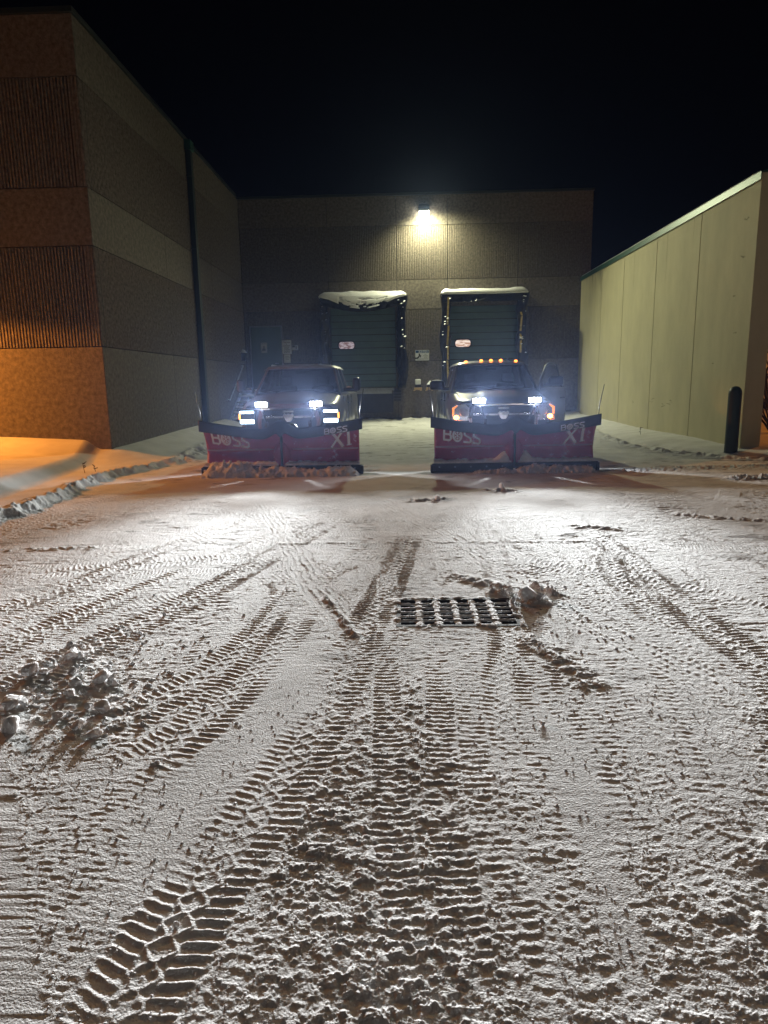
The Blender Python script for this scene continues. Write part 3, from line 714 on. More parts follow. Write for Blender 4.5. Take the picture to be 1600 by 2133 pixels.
# ---- signs
def sheet(name, x0, x1, z0, z1, y, m_, **k):
    o = empty(name, ((x0+x1)/2, y, z0), **k)
    MB().box(-(x1-x0)/2, (x1-x0)/2, -.006, 0, 0, z1-z0).build('panel', m_, o); return o, (x1-x0), z1-z0
def strokes(mb, lines, w, place, seg=6):
    """stroke lettering: polylines in 2-D turned into flat ribbons, laid on a surface by place(u,v)"""
    for ln in lines:
        P = [Vector((p[0], p[1])) for p in ln]
        fine = []
        for a, b in zip(P[:-1], P[1:]):
            for k in range(seg): fine.append(a.lerp(b, k/seg))
        fine.append(P[-1]); L = []; R_ = []
        for i, p in enumerate(fine):
            t = (fine[min(i+1, len(fine)-1)]-fine[max(i-1, 0)])
            t = t.normalized() if t.length > 1e-9 else Vector((1, 0)); n = Vector((-t.y, t.x))*w/2
            if i == 0: p = p-t*w*.3
            if i == len(fine)-1: p = p+t*w*.3
            L.append(place(*(p+n))); R_.append(place(*(p-n)))
        mb.grid([L, R_], smooth=False)
GLY = {
 'N': [[(0, 0), (0, 1), (.7, 0), (.7, 1)]], 'O': [[(.1, 0), (0, .2), (0, .8), (.1, 1), (.6, 1), (.7, .8), (.7, .2), (.6, 0), (.1, 0)]],
 'T': [[(0, 1), (.7, 1)], [(.35, 1), (.35, 0)]], 'I': [[(.2, 0), (.2, 1)]], 'C': [[(.7, .85), (.55, 1), (.15, 1), (0, .8), (0, .2), (.15, 0), (.55, 0), (.7, .15)]],
 'E': [[(.65, 1), (0, 1), (0, 0), (.65, 0)], [(0, .52), (.55, .52)]]}
def word(mb, text, x, z, hh, w, place, sx=1):
    for ch in text:
        strokes(mb, [[(x+sx*p[0]*hh, z+p[1]*hh) for p in ln] for ln in GLY[ch]], w, place, 1)
        x += sx*hh*(.65 if ch == 'I' else 1.0)
# the mirror-written NOTICE sign between the docks (meant to be read in a lorry's mirror)
sg, w_, h_ = sheet('notice_sign', .60, 1.14, 2.46, 2.86, YB-.03, M['signwhite'], label='mirror-written blue and white NOTICE sign on the wall between the docks', cat='sign')
MB().box(-.255, .255, -.008, -.0065, .29, .385).build('header', M['signblue'], sg)
g = MB(); word(g, 'NOTICE', .21, .303, .066, .016, lambda u, v: (u, -.010, v), sx=-1); g.build('lettering', M['signwhite'], sg, norm=False)
g = MB(); pl = lambda u, v: (u, -.0085, v)
arc = [(-.24+.13*math.cos(a), .22+.13*math.sin(a)) for a in np.linspace(-1.9, .25, 12)]
strokes(g, [arc], .055, pl, 1); strokes(g, [[(-.07, .13), (-.06, .20)]], .035, pl, 1)
for zc, xa, xb in ((.235, .10, .16), (.175, .04, .21), (.12, .07, .19)):
    x = xa
    while x < xb: strokes(g, [[(x, zc-.011), (x, zc+.011)], [(x, zc+.011), (x+.012, zc+.011)]], .008, pl, 1); x += .024
x = -.2
while x < .22: strokes(g, [[(x, .045), (x, .07)], [(x, .07), (x+.012, .05)]], .008, pl, 1); x += .026
g.build('print', M['ink'], sg, norm=False)
def text_rows(mb, w, zs, rows, hh):
    r_ = random.Random(3)
    for zc, frac in rows:
        x = -w*frac/2
        while x < w*frac/2:
            strokes(mb, [[(x, zc-hh/2), (x, zc+hh/2)], [(x, zc+hh/2), (x+hh*.45, zc+hh*r_.choice((.5, 0, -.5)))]], hh*.28, pl, 1); x += hh*.85
s1, w_, h_ = sheet('rules_sign', -4.66, -4.29, 2.81, 3.34, YB-.03, M['signwhite'], label='tall white sign with rows of black print beside the personnel door', cat='sign')
g = MB(); text_rows(g, w_, None, [(.45, .65), (.38, .08), (.31, .7), (.235, .5), (.16, .6), (.08, .6)], .04); g.build('print', M['ink'], s1, norm=False)
s2, w_, h_ = sheet('lower_sign', -4.60, -4.35, 2.47, 2.795, YB-.03, M['paper'], label='small faded sign hung under the tall white rules sign', cat='sign')
g = MB(); text_rows(g, w_, None, [(.25, .6), (.19, .7), (.13, .5)], .02); g.build('print', M['ink'], s2, norm=False)
s3, w_, h_ = sheet('small_notice', -4.26, -4.03, 2.96, 3.14, YB-.03, M['paper'], label='smallest notice, dark and torn, right of the tall white rules sign', cat='sign')
g = MB(); g.box(-.11, .0, -.009, -.0065, .10, .17); g.box(.02, .06, -.009, -.0065, .03, .15); g.build('print', M['ink'], s3)
s4, w_, h_ = sheet('door_poster', -5.49, -5.26, 2.87, 3.26, YB-.062, M['paper'], label='white poster with a dark picture stuck on the personnel door', cat='poster')
g = MB(); text_rows(g, w_, None, [(.35, .8)], .03)
g.prism([(-.09, .08), (-.06, .16), (-.02, .18), (-.03, .25), (.0, .29), (.03, .25), (.02, .18), (.07, .13), (.06, .07)], 'y', -.0085, -.0065); g.build('print', M['ink'], s4)
# bracket lamp bases / small boxes capped with snow between the docks
for x, w, cap, lab in ((.69, .25, 'block', 'black wall box with a square block of snow on top, under the NOTICE sign'), (1.15, .22, 'peak', 'black wall box with a pointed heap of snow on top, nearer the right dock')):
    b = empty('wall_box', (x, YB, 1.32), label=lab, cat='wall box')
    MB().box(-w/2, w/2, -.20, -.01, .10, .20, .015).box(-w/2+.03, w/2-.03, -.22, -.20, .12, .18).build('box', M['black'], b)
    MB().box(-w/2-.03, w/2+.03, -.24, -.01, .0, .095, .012).box(-w/2-.06, -w/2+.02, -.20, -.01, -.035, -.002).box(w/2-.05, w/2+.03, -.20, -.01, -.035, -.002).build('board', M['wood'], b)
    g = MB()
    if cap == 'block': g.box(-.115, .115, -.19, -.02, .205, .42, .035)
    else: g.add([(-.12, -.19, .205), (.12, -.19, .205), (.12, -.02, .205), (-.12, -.02, .205), (.02, -.11, .36), (-.05, -.12, .27), (.09, -.12, .28)], [(0, 1, 6, 5), (5, 6, 4), (1, 2, 6), (2, 3, 4, 6), (3, 0, 5), (3, 5, 4)], True)
    g.build('snow_cap', M['snow'], b)

# wall lamp
lampx, lampz = .97, 7.94
L_ = empty('wall_lamp', (lampx, YB, lampz), label='lit white wall lamp high on the dock building above the doors', cat='wall lamp')
MB().box(-.20, .20, -.34, -.008, .0, .24, .04).box(-.12, .12, -.10, -.007, -.06, .0).build('housing', M['roof_edge'], L_)
MB().prism([(-.06, -.012), (-.30, -.012), (-.24, -.11), (-.08, -.11)], 'x', -.19, .19).build('lens', M['wallpack'], L_)
YEL = (.98, .98, .62)
spot('yard_beam', (0, -.50, -.14), (.12, -.78, -.62), 2600, 62, .9, YEL, .10, L_)
spot('wall_wash', (.0, -.78, -.16), (.15, .52, -.9), 1150, 76, 1.0, YEL, .10, L_)

# small fixture on the left wall by the stairs
b = empty('exterior_light', (XL, 26.45, 2.55), label='small dark unlit wall fixture capped with snow on the left wall by the stairs', cat='wall light')
MB().box(.008, .16, -.10, .10, .0, .30, .02).build('housing', M['black'], b)
g = MB(); g.add([(.0, -.12, .31), (.20, -.12, .31), (.20, .12, .31), (.0, .12, .31), (.05, -.05, .44), (.14, -.05, .40), (.14, .06, .40), (.05, .06, .45)], [(0, 1, 5, 4), (1, 2, 6, 5), (2, 3, 7, 6), (3, 0, 4, 7), (4, 5, 6, 7)], True); g.build('snow_cap', M['snow'], b)

# downspout
b = empty('downspout', (XL, 20.9, 0), label='dark green box downspout running up the left warehouse wall', cat='downspout')
MB().box(.008, .16, -.11, .11, .0, 8.3, .01).build('pipe', M['pipe_dark'], b)
MB().box(.009, .20, -.17, .17, 8.302, 8.58, .02).build('conductor_head', M['cap_green'], b)
for z in (1.2, 3.4, 5.6, 7.6): MB().box(.009, .168, -.14, .14, z, z+.04).build('strap', M['pipe_dark'], b)

# stairs to the personnel door
st = empty('steel_stairs', (XL, 23.5, 0), label='snow covered steel stairs against the left wall leading up to the personnel door', cat='stairs')
n = 7; rise = 1.35/n; run = .30; y0 = .15
for k in range(n):
    t = MB().box(.10, 1.25, y0+k*run, y0+k*run+.28, rise*(k+1)+.02, rise*(k+1)+.055).build('tread', M['steel'], st)
    g = MB(); rows = []
    for i in range(19):
        u = i/18; R_ = []
        for a in (-1, -.8, 0, .8, 1): R_.append((.11+1.13*u, y0+k*run+.14+a*.135, rise*(k+1)+.056+(.055+.03*math.sin(u*9+k))*(1-a**4)))
        rows.append(R_)
    g.grid(rows); g.build('snow', M['snow'], t, norm=False)
for x in (.06, 1.28):
    m = MB(); a = (x, y0-.05, .05); b_ = (x, y0+n*run, 1.35+.05)
    m.add([(x-.02, a[1], a[2]-.03), (x+.02, a[1], a[2]-.03), (x+.02, b_[1], b_[2]-.16), (x-.02, b_[1], b_[2]-.16), (x-.02, a[1], a[2]+.22), (x+.02, a[1], a[2]+.22), (x+.02, b_[1], b_[2]+.06), (x-.02, b_[1], b_[2]+.06)],
          [(0, 3, 2, 1), (4, 5, 6, 7), (0, 1, 5, 4), (1, 2, 6, 5), (2, 3, 7, 6), (3, 0, 4, 7)])
    m.build('stringer', M['frosted'], st)
MB().box(.08, 1.5, y0+n*run+.01, YB-23.5-.02, 1.30, 1.40).build('landing', M['steel'], st)
MB().box(.09, 1.48, y0+n*run+.03, YB-23.5-.05, 1.402, 1.46).build('landing_snow', M['snow'], st)
for xx in (.30, 1.35):
    for yy in (y0+n*run+.1, YB-23.5-.1): MB().box(xx-.03, xx+.03, yy-.03, yy+.03, 0, 1.298).build('leg', M['steel'], st)
MB().tube([(1.30, y0, .15), (1.30, y0, 1.05), (1.30, y0+n*run, 2.35), (1.30, YB-23.6, 2.35)], .02).tube([(1.30, y0+n*run, 1.4), (1.30, y0+n*run, 2.35)], .02).tube([(1.30, y0, .60), (1.30, y0+n*run, 1.9), (1.30, YB-23.6, 1.9)], .015).tube([(1.3, YB-23.6, 1.4), (1.3, YB-23.6, 2.35)], .02).tube([(1.2, YB-23.4, 2.0), (1.2, YB-23.4, 2.62), (1.62, YB-23.4, 2.62)], .02).build('railing', M['frosted'], st)
hr = empty('handrail', (XL, 23.9, 0), label='sloping steel handrail bracketed to the left wall above the stairs', cat='handrail')
MB().tube([(.02, -.15, 1.14), (.10, -.0, 1.13), (.10, 2.3, 2.36), (.02, 2.5, 2.38)], .026).build('rail', M['frosted'], hr)
for q in (0, .35, .68, 1): MB().tube([(.008, .1+q*2.1, 1.08+q*1.12), (.10, .1+q*2.1, 1.16+q*1.12)], .013).build('bracket', M['black'], hr)

# ---- cream wall
cw = empty('screen_wall', (XR, YR, 0), label='long cream screen wall with green coping on the right of the yard', cat='wall')
js = [0, 2.60, 5.32, 8.03, 10.39, YB-YR-.015]
m = MB()
for a, b_ in zip(js[:-1], js[1:]): m.box(0, .40 if a > .01 else .40, a+.014, b_-.014, -.3, HR, .006)
m.build('wall', M['cream'], cw)
MB().box(.02, .38, .02, YB-YR-.03, -.3, HR-.01).build('joint_backing', M['joint'], cw)
MB().prism([(-.045, HR-.13), (-.045, HR+.015), (.2, HR+.05), (.445, HR+.015), (.445, HR-.13), (.43, HR-.13), (.43, HR+.002), (-.03, HR+.002), (-.03, HR-.13)], 'y', -.04, YB-YR-.02).build('coping', M['cap_green'], cw)
g = MB(); rows = []
for i in range(120):
    y = .2+(YB-YR-.3)*i/119; q = .6+.5*float(fbm(np.array([y*1.3]), np.array([.5]), 3, 3)[0]); hh = .05*q
    rows.append([(-.04*q, y, HR+.02), (.02, y, HR+.035+hh*.8), (.2, y, HR+.055+hh), (.40, y, HR+.03+hh*.6), (.44*q+.0, y, HR+.02)])
g.grid(rows); g.build('snow_line', M['snow'], cw, norm=False)
stain = mat('dark_run_stain', (.10, .09, .05), .9, var=.5, vscale=6)
g = MB(); r_ = random.Random(4)
for yc, L, w in ((10.52, 1.6, .025), (10.62, .5, .06), (10.75, .35, .05), (10.46, .7, .02), (11.2, .8, .02), (11.6, .4, .05), (10.9, .25, .04), (11.9, .5, .02), (12.3, .3, .03), (7.1, 1.5, .012), (4.6, 1.3, .012), (3.0, .5, .015)):
    n = 14; A = []; B_ = []
    for k in range(n+1):
        z = HR-.14-L*k/n; ww = w*(1-k/n)**.6*r_.uniform(.4, 1.2)/2; yy = yc+r_.uniform(-.004, .004)
        A.append((-.003, yy-ww, z)); B_.append((-.003, yy+ww, z))
    g.grid([A, B_], smooth=False)
for yc, zc, a in ((.45, 4.7, .10), (.5, 4.0, .08), (.75, 3.25, .05), (.6, 2.5, .06), (.35, 1.2, .10), (5.0, 1.0, .22), (4.0, .95, .3), (6.6, .9, .10), (1.5, 1.9, .05), (9.5, 1.7, .04)):
    for q in range(5):
        y1 = yc+r_.uniform(-a, a); z1 = zc+r_.uniform(-a, a)*.25; l = r_.uniform(.2, .9)*a; dz = r_.uniform(-.3, .3)*l
        g.grid([[(-.003, y1-l/2, z1), (-.003, y1+l/2, z1+dz)], [(-.003, y1-l/2, z1+.008), (-.003, y1+l/2, z1+dz+r_.uniform(.004, .02))]], smooth=False)
g.build('stain', stain, cw, norm=False)

# bollard
b = empty('bollard', (6.755, 14.0, gz(6.75, 13.95)-.05), label='dark green steel bollard with domed top in front of the cream wall end', cat='bollard')
b.location.x = 6.72; b.location.y = 13.85
g = MB(); rows = []
for z, r in [(0, .125), (1.18, .125), (1.24, .118), (1.29, .095), (1.32, .06), (1.333, .02)]:
    rows.append([(r*math.cos(2*math.pi*k/28), r*math.sin(2*math.pi*k/28), z+.02) for k in range(28)])
g.grid(rows, closed=True); g.add(rows[-1], [tuple(range(28))]); g.build('post', mat('bollard_green', (.008, .026, .022), .5, var=.2), b)

# ------------------------------------------------------------------ vegetation
def bush(loc, h, n, seed, label, cat='tree', spread=.5, name='bare_shrub', rad0=.03, mt='bark'):
    o = empty(name, loc, label=label, cat=cat); r_ = random.Random(seed); tr, cr_ = MB(), MB()
    def branch(p, d, L, r, depth, mb):
        pts = [p]; q = Vector(p); dd = Vector(d)
        for k in range(5):
            dd = (dd+Vector((r_.uniform(-.3, .3), r_.uniform(-.3, .3), r_.uniform(-.15, .25)))).normalized(); q = q+dd*L/5; pts.append(tuple(q))
        mb.tube(pts, [r*(1-.14*i) for i in range(6)], 5)
        if depth:
            for k in range(3):
                i = r_.randint(2, 5); branch(pts[i], (dd+Vector((r_.uniform(-1, 1), r_.uniform(-1, 1), r_.uniform(-.2, .8)))).normalized(), L*.6, r*.55, depth-1, cr_)
    for k in range(n):
        a = r_.uniform(0, 6.28); branch((0, 0, 0), Vector((math.cos(a)*spread, math.sin(a)*spread, 1)).normalized(), h*r_.uniform(.6, 1), rad0, 2, tr)
    tr.build('trunk', M[mt], o); cr_.build('branches', M[mt], o); return o
bush((9.35, 17.2, gz(9.35, 17.2)-.05), 2.3, 7, 3, 'bare dark shrub lit orange from behind, beyond the end of the cream wall')
bush((10.4, 19.5, gz(10.4, 19.5)-.05), 3.6, 5, 8, 'taller bare tree farther behind the cream wall', rad0=.05)
for i, (x, y, hh, lab) in enumerate(((-5.76, 11.98, .20, 'taller leaning dead weed stalk poking out of the left snow bank'), (-5.64, 12.15, .14, 'shorter stubby dead weed stalk on the left snow bank'), (6.38, 18.1, .2, 'thin dead weed in the smooth snow by the cream wall'))):
    o = empty('weed', (x, y, gz(x, y)-.01), label=lab, cat='weed')
    g = MB(); r_ = random.Random(i)
    g.tube([(0, 0, 0), (-.015, 0, hh*.5), (-.03, 0, hh)], [.006, .005, .003], 5)
    for k in range(6):
        z = hh*r_.uniform(.35, .95); g.tube([(-.03*z/hh, 0, z), (r_.uniform(-.05, .04), r_.uniform(-.03, .03), z+r_.uniform(.01, .04))], [.004, .007], 4)
    g.build('stalk', M['weed'], o)

# ------------------------------------------------------------------ sodium lamps, and an added fill lamp, outside the picture
def unseen_lamp(loc, h, power, label, arm, col=(1, .33, .042)):
    o = empty('unseen_lamp', (loc[0], loc[1], 0), label=label, cat='street lamp')
    MB().tube([(0, 0, -.1), (0, 0, h)], [.09, .06], 12).build('pole', M['roof_edge'], o)
    MB().tube([(0, 0, h-.05), (arm[0]*.6, arm[1]*.6, h+.05)], .035).build('arm', M['roof_edge'], o)
    MB().box(arm[0]-.3, arm[0]+.3, arm[1]-.16, arm[1]+.16, h, h+.14, .03).build('head', M['roof_edge'], o)
    MB().box(arm[0]-.2, arm[0]+.2, arm[1]-.1, arm[1]+.1, h-.03, h-.002).build('lens', M['sodium'], o)
    spot('lamp_beam', (arm[0], arm[1], h-.12), (0, 0, -1), power, 86, .12, col, .12, o)
unseen_lamp((-10.9, 12.3), 3.4, 1450, 'sodium street lamp on a pole beyond the left snow terrace', (.5, .1))
unseen_lamp((20, 22), 7.0, 2800, 'sodium street lamp on a pole beyond the cream wall', (-.5, .1))

unseen_lamp((7.5, -6), 9.0, 400, 'unseen warm fill lamp on a tall pole, added behind the camera', (-.6, .3), (1, .88, .80))  # fill light added to lift the shadows on the near snow
# ------------------------------------------------------------------ pickup trucks
def arch_z(y):
    z = .52
    for yc in (.98, 4.72):
        d = abs(y-yc)
        if d < .50: z = max(z, .42+math.sqrt(.50**2-d*d))
    return z
def pickup(loc, paint, style, label):
    T_ = empty('pickup_truck', loc, label=label, cat='pickup truck')
    hw = 1.0
    # ---- lower body: fenders, doors, bed sides as one loft with wheel arches
    ys = sorted(set([0, .03, .08, .16, .30]+[round(.45+.06*k, 3) for k in range(18)]+[1.6, 1.8, 2.2, 2.6, 3.0, 3.4, 3.68, 3.72, 4.0]+[round(4.2+.06*k, 3) for k in range(18)]+[5.4, 5.7, 5.85, 5.9]))
    for sx in (-1, 1):
        rows = []
        for y in ys:
            tuck = .10*max(0, 1-y/.25)**2
            zt = 1.22+.16*min(1, y/1.2)
            if y > 3.7: zt = 1.42
            zb = arch_z(y)
            if y < .25: zb = max(zb, .80)
            fl = .035*(math.exp(-((y-.98)/.48)**4)+math.exp(-((y-4.72)/.48)**4))
            x = hw-tuck
            rows.append([(sx*(x-.09), y, zb), (sx*(x-.0+fl*.6), y, zb+.01), (sx*(x-.015+fl), y, (zb*.6+zt*.4)), (sx*(x-.01+fl*.7), y, zt-.22), (sx*(x-.03), y, zt-.08), (sx*(x-.075), y, zt-.015), (sx*(x-.14), y, zt+.01), (sx*(x-.30), y, zt+.03)])
        MB().grid(rows).build('body_side', paint, T_, norm=True)
    # ---- hood: crowned, with raised centre
    rows = []
    for i in range(15):
        y = .02+1.28*i/14; v = i/14; R_ = []
        for k in range(25):
            u = -1+2*k/24; au = abs(u)
            x = u*(.80+.06*v)
            z = 1.235+.20*math.sin(min(1, v*1.15)*math.pi/2)**.9-.035*au**3
            z += .035*(1-float(ss(.42, .55, np.array(au))))*(.4+.6*v)
            if i == 0: z -= .07
            if i == 1: z -= .008
            R_.append((x, y-.05*(1-u*u)*(1-v), z))
        rows.append(R_)
    hood = MB().grid(rows).build('hood', paint, T_, norm=False)
    if style == 'new':
        MB().grid([[(x*.55/.55, -.055-.0*abs(x)+.05*(x/.6)**2, z+.012) for x in np.linspace(-.6, .6, 13)] for z in (1.165, 1.205, 1.232)]).build('hood_lip', M['red_bounce'], T_, norm=False)
    # ---- firewall block / engine bay so that nothing shows through
    MB().box(-.84, .84, .12, 1.3, .55, 1.17).box(-.86, .86, 1.3, 3.6, .5, 1.0).box(-.86, .86, 3.70, 5.86, .55, .80).build('chassis', M['black'], T_)
    # ---- bed inner and tailgate, cab back wall
    MB().box(-.72, .72, 5.84, 5.90, .62, 1.40, .02).build('tailgate', paint, T_)
    # ---- cab
    zb, zt = 1.40, 1.96
    def ring(z, f):                                             # outline of the greenhouse at height fraction f
        xw = .93-.17*f; yf = 1.22+.66*f; yb = 3.62-.12*f
        return xw, yf, yb
    x0, yf0, yb0 = ring(zb, 0); x1, yf1, yb1 = ring(zt, 1)
    cb = MB()
    def bar(a, b, w, t=.05): cb.tube([a, b], w, 6)
    for sx in (-1, 1):
        # A, B, C, D pillars as solid slabs in the side plane
        def sp_(y, f): return Vector((sx*(x0+(x1-x0)*f), y, zb+(zt-zb)*f))
        def slab(ya0, yb0_, ya1, yb1_):
            q = [sp_(ya0, 0), sp_(yb0_, 0), sp_(yb1_, 1), sp_(ya1, 1)]; off = Vector((-sx*.05, 0, 0))
            cb.add([p[:] for p in q]+[(p+off)[:] for p in q], [(0, 1, 2, 3), (7, 6, 5, 4), (0, 4, 5, 1), (1, 5, 6, 2), (2, 6, 7, 3), (3, 7, 4, 0)])
        slab(yf0-.02, yf0+.10, yf1-.01, yf1+.06); slab(2.40, 2.52, 2.42, 2.52); slab(3.38, yb0, 3.34, yb1)
        cb.add([sp_(yf0, -.04)[:], sp_(yb0, -.04)[:], sp_(yb0, .04)[:], sp_(yf0, .04)[:], (sp_(yf0, -.04)-Vector((sx*.05, 0, 0)))[:], (sp_(yb0, -.04)-Vector((sx*.05, 0, 0)))[:], (sp_(yb0, .04)-Vector((sx*.05, 0, 0)))[:], (sp_(yf0, .04)-Vector((sx*.05, 0, 0)))[:]],
               [(0, 1, 2, 3), (7, 6, 5, 4), (0, 4, 5, 1), (1, 5, 6, 2), (2, 6, 7, 3), (3, 7, 4, 0)])
    cb.box(-.88, .88, yb0-.05, yb0, 1.0, 1.5)
    # roof: crowned loft with rounded rails
    rows = []
    for i in range(13):
        v = i/12; y = yf1-.04+(yb1-yf1+.08)*v; R_ = []; en = 1-abs(2*v-1)**6
        for k in range(21):
            u = -1+2*k/20; x = u*(x1+.055); zz = zt+.035+(.065*(1-abs(u)**3.2))*(.55+.45*en)-(.05 if abs(u) == 1 else 0)
            if i in (0, 12): zz -= .03
            R_.append((x, y-(.07*(1-u*u) if v < .5 else 0)*(1-v), zz))
        rows.append(R_)
    cb.grid(rows)
    low = [[(p[0], p[1], zt-.01) for p in rows[0]], rows[0]]; cb.grid(low, smooth=False)
    low = [[(p[0], p[1], zt-.01) for p in rows[-1]], rows[-1]]; cb.grid(low, smooth=False)
    cb.grid([[(r[0][0]+.02, r[0][1], zt-.02) for r in rows], [r[0] for r in rows]], smooth=False)
    cb.grid([[(r[-1][0]-.02, r[-1][1], zt-.02) for r in rows], [r[-1] for r in rows]], smooth=False)
    cab = cb.build('cab', paint, T_, norm=True)
    # headliner closes the cab from inside
    MB().box(-x1+.02, x1-.02, yf1+.03, yb1-.03, zt-.005, zt+.02).build('headliner', M['seat'], T_)
    # windscreen, curved
    rows = []
    for i in range(7):
        f = i/6; R_ = []
        xw = (.875-.135*f)
        for k in range(15):
            u = -1+2*k/14; R_.append((u*xw, 1.20+.66*f-.10*(1-u*u)+.02, zb+.035+(zt-zb-.06)*f))
        rows.append(R_)
    ws = MB().grid(rows).build('windscreen', M['glass'], T_, norm=False)
    # cowl and wipers
    MB().grid([[(u*.88, 1.16-.10*(1-u*u)+.10*q, zb+.045-.02*q*0-.012*(1-q)) for u in np.linspace(-1, 1, 13)] for q in (0, 1)]).build('cowl', M['black'], T_, norm=False)
    for xa, xb in ((-.62, -.05), (.02, .60)):
        MB().tube([(xa, 1.13, zb+.06), (xa+.2, 1.15, zb+.10), (xb, 1.16, zb+.075)], .008, 5).build('wiper', M['black'], T_)
    # side and rear glass
    for sx in (-1, 1):
        for ya0, yb_, ya1, yb1_, nm in ((yf0+.14, 2.40, yf1+.06, 2.42, 'side_window'), (2.52, 3.38, 2.52, 3.34, 'side_window')):
            if style == 'old' and sx == 1 and ya0 < 2: continue
            q = []
            for y, f in ((ya0, .04), (yb_, .04), (yb1_, .97), (ya1, .97)): q.append((sx*(x0-.015+(x1-x0)*f), y, zb+(zt-zb)*f))
            MB().add(q, [(0, 1, 2, 3)]).build(nm, M['glass'], T_, norm=False)
    MB().add([(-.8, yb0-.03, 1.5), (.8, yb0-.03, 1.5), (.68, yb1-.02, zt-.02), (-.68, yb1-.02, zt-.02)], [(0, 1, 2, 3)]).build('rear_window', M['glass'], T_, norm=False)
    # interior
    for xs in (-.42, .42):
        MB().box(xs-.25, xs+.25, 2.25, 2.40, .95, 1.58, .05).box(xs-.25, xs+.25, 1.85, 2.35, .92, 1.08, .05).box(xs-.13, xs+.13, 2.28, 2.37, 1.60, 1.78, .03).build('seat', M['seat'], T_)
    MB().box(-.84, .84, 1.30, 1.62, 1.05, 1.42, .04).build('dashboard', M['black'], T_)
    th = np.linspace(0, 2*math.pi, 25)
    MB().tube([(.42+.19*math.cos(a), 1.72-.06*math.sin(a), 1.38+.17*math.sin(a)) for a in th], .014, 6, cap=False).build('steering_wheel', M['black'], T_)
    MB().box(-.11, .11, 1.80, 1.82, 1.84, 1.90, .01).build('inside_mirror', M['black'], T_)
    # door seams and handles, rocker
    for sx in (-1, 1):
        for ya, yb_ in ((1.34, 2.46), (2.50, 3.50)):
            if style == 'old' and sx == 1 and ya < 2: continue
            xo = sx*.993
            for y in (ya, yb_-.006): MB().box(min(xo, xo-sx*.02), max(xo, xo-sx*.02), y, y+.010, .60, 1.36).build('door_seam', M['joint'], T_)
            MB().box(sx*.985, sx*1.025, yb_-.22, yb_-.06, 1.17, 1.205, .01).build('door_handle', M['black'], T_)
        MB().box(sx*.82, sx*1.02, 1.55, 3.75, .44, .50, .02).build('running_board', M['black'], T_)
    # ---- wheels
    for sx in (-1, 1):
        for yc in (.98, 4.72):
            w = empty('wheel', (sx*.86, yc, .41)); w.parent = T_
            g = MB(); rows = []
            for x, r in ((-.13, .26), (-.135, .36), (-.10, .405), (0, .41), (.10, .405), (.135, .36), (.13, .26)):
                rows.append([(x, r*math.cos(2*math.pi*k/36), r*math.sin(2*math.pi*k/36)) for k in range(36)])
            g.grid(rows, closed=True); g.build('tyre', M['tyre'], w)
            g = MB(); rows = []
            for x, r in ((.12, .26), (.07, .24), (.06, .10), (.10, .06), (.10, .001)):
                rows.append([(sx*x, r*math.cos(2*math.pi*k/30), r*math.sin(2*math.pi*k/30)) for k in range(30)])
            g.grid(rows, closed=True)
            for k in range(8):
                a = 2*math.pi*k/8; g.box(sx*.065, sx*.115, .16*math.cos(a)-.03, .16*math.cos(a)+.03, .16*math.sin(a)-.03, .16*math.sin(a)+.03)
            g.build('rim', M['steel'], w)
    # ---- front face
    dead = M['black']
    MB().box(-.86, .86, .03, .10, .60, 1.20).build('front_panel', dead, T_)
    new = style == 'new'
    gx0, gx1 = (.50, .60) if new else (.56, .66)
    ztop = 1.20 if new else 1.17
    sur = MB()
    outer = [(-gx1, .72), (-gx1-.02, .90), (-gx1+.05, ztop), (gx1-.05, ztop), (gx1+.02, .90), (gx1, .72)]
    inner = [(-gx1+.06, .76), (-gx1+.05, .90), (-gx1+.11, ztop-.05), (gx1-.11, ztop-.05), (gx1-.05, .90), (gx1-.06, .76)]
    sur.grid([[(x, .02, z) for x, z in outer], [(x, -.06, z) for x, z in outer], [(x, -.07, z) for x, z in inner], [(x, .0, z) for x, z in inner]], smooth=False, closed=True)
    sur.build('grille_surround', M['chrome'] if not new else M['red_bounce'], T_, bevel=.008)
    g = MB()
    for k in range(11):
        z = .78+k*.034
        if z > ztop-.06: break
        g.box(-gx1+.08, gx1-.08, -.035, -.028, z, z+.010)
    for k in range(24):
        x = -gx1+.09+k*(2*gx1-.18)/23; g.box(x-.003, x+.003, -.033, -.030, .77, ztop-.06)
    g.build('grille_mesh', M['black'], T_)
    zc = .985 if new else .965
    g = MB()
    for xa, xb in ((-gx1+.07, -.30), (-.29, -.10), (.10, .29), (.30, gx1-.07)): MB().box(xa, xb, -.065, -.04, zc-.018, zc+.022, .006).build('grille_bar', M['chrome'], T_)
    MB().prism([(-.07, zc-.05), (-.09, zc+.0), (-.11, zc+.03), (-.08, zc+.075), (-.045, zc+.05), (0, zc+.065), (.045, zc+.05), (.08, zc+.075), (.11, zc+.03), (.09, zc), (.07, zc-.05), (.035, zc-.09), (-.035, zc-.09)], 'y', -.085, -.066).build('emblem', M['chrome'], T_)
    MB().box(-.11, .11, -.075, -.045, 1.075, 1.125, .008).build('grille_badge', M['chrome'], T_)
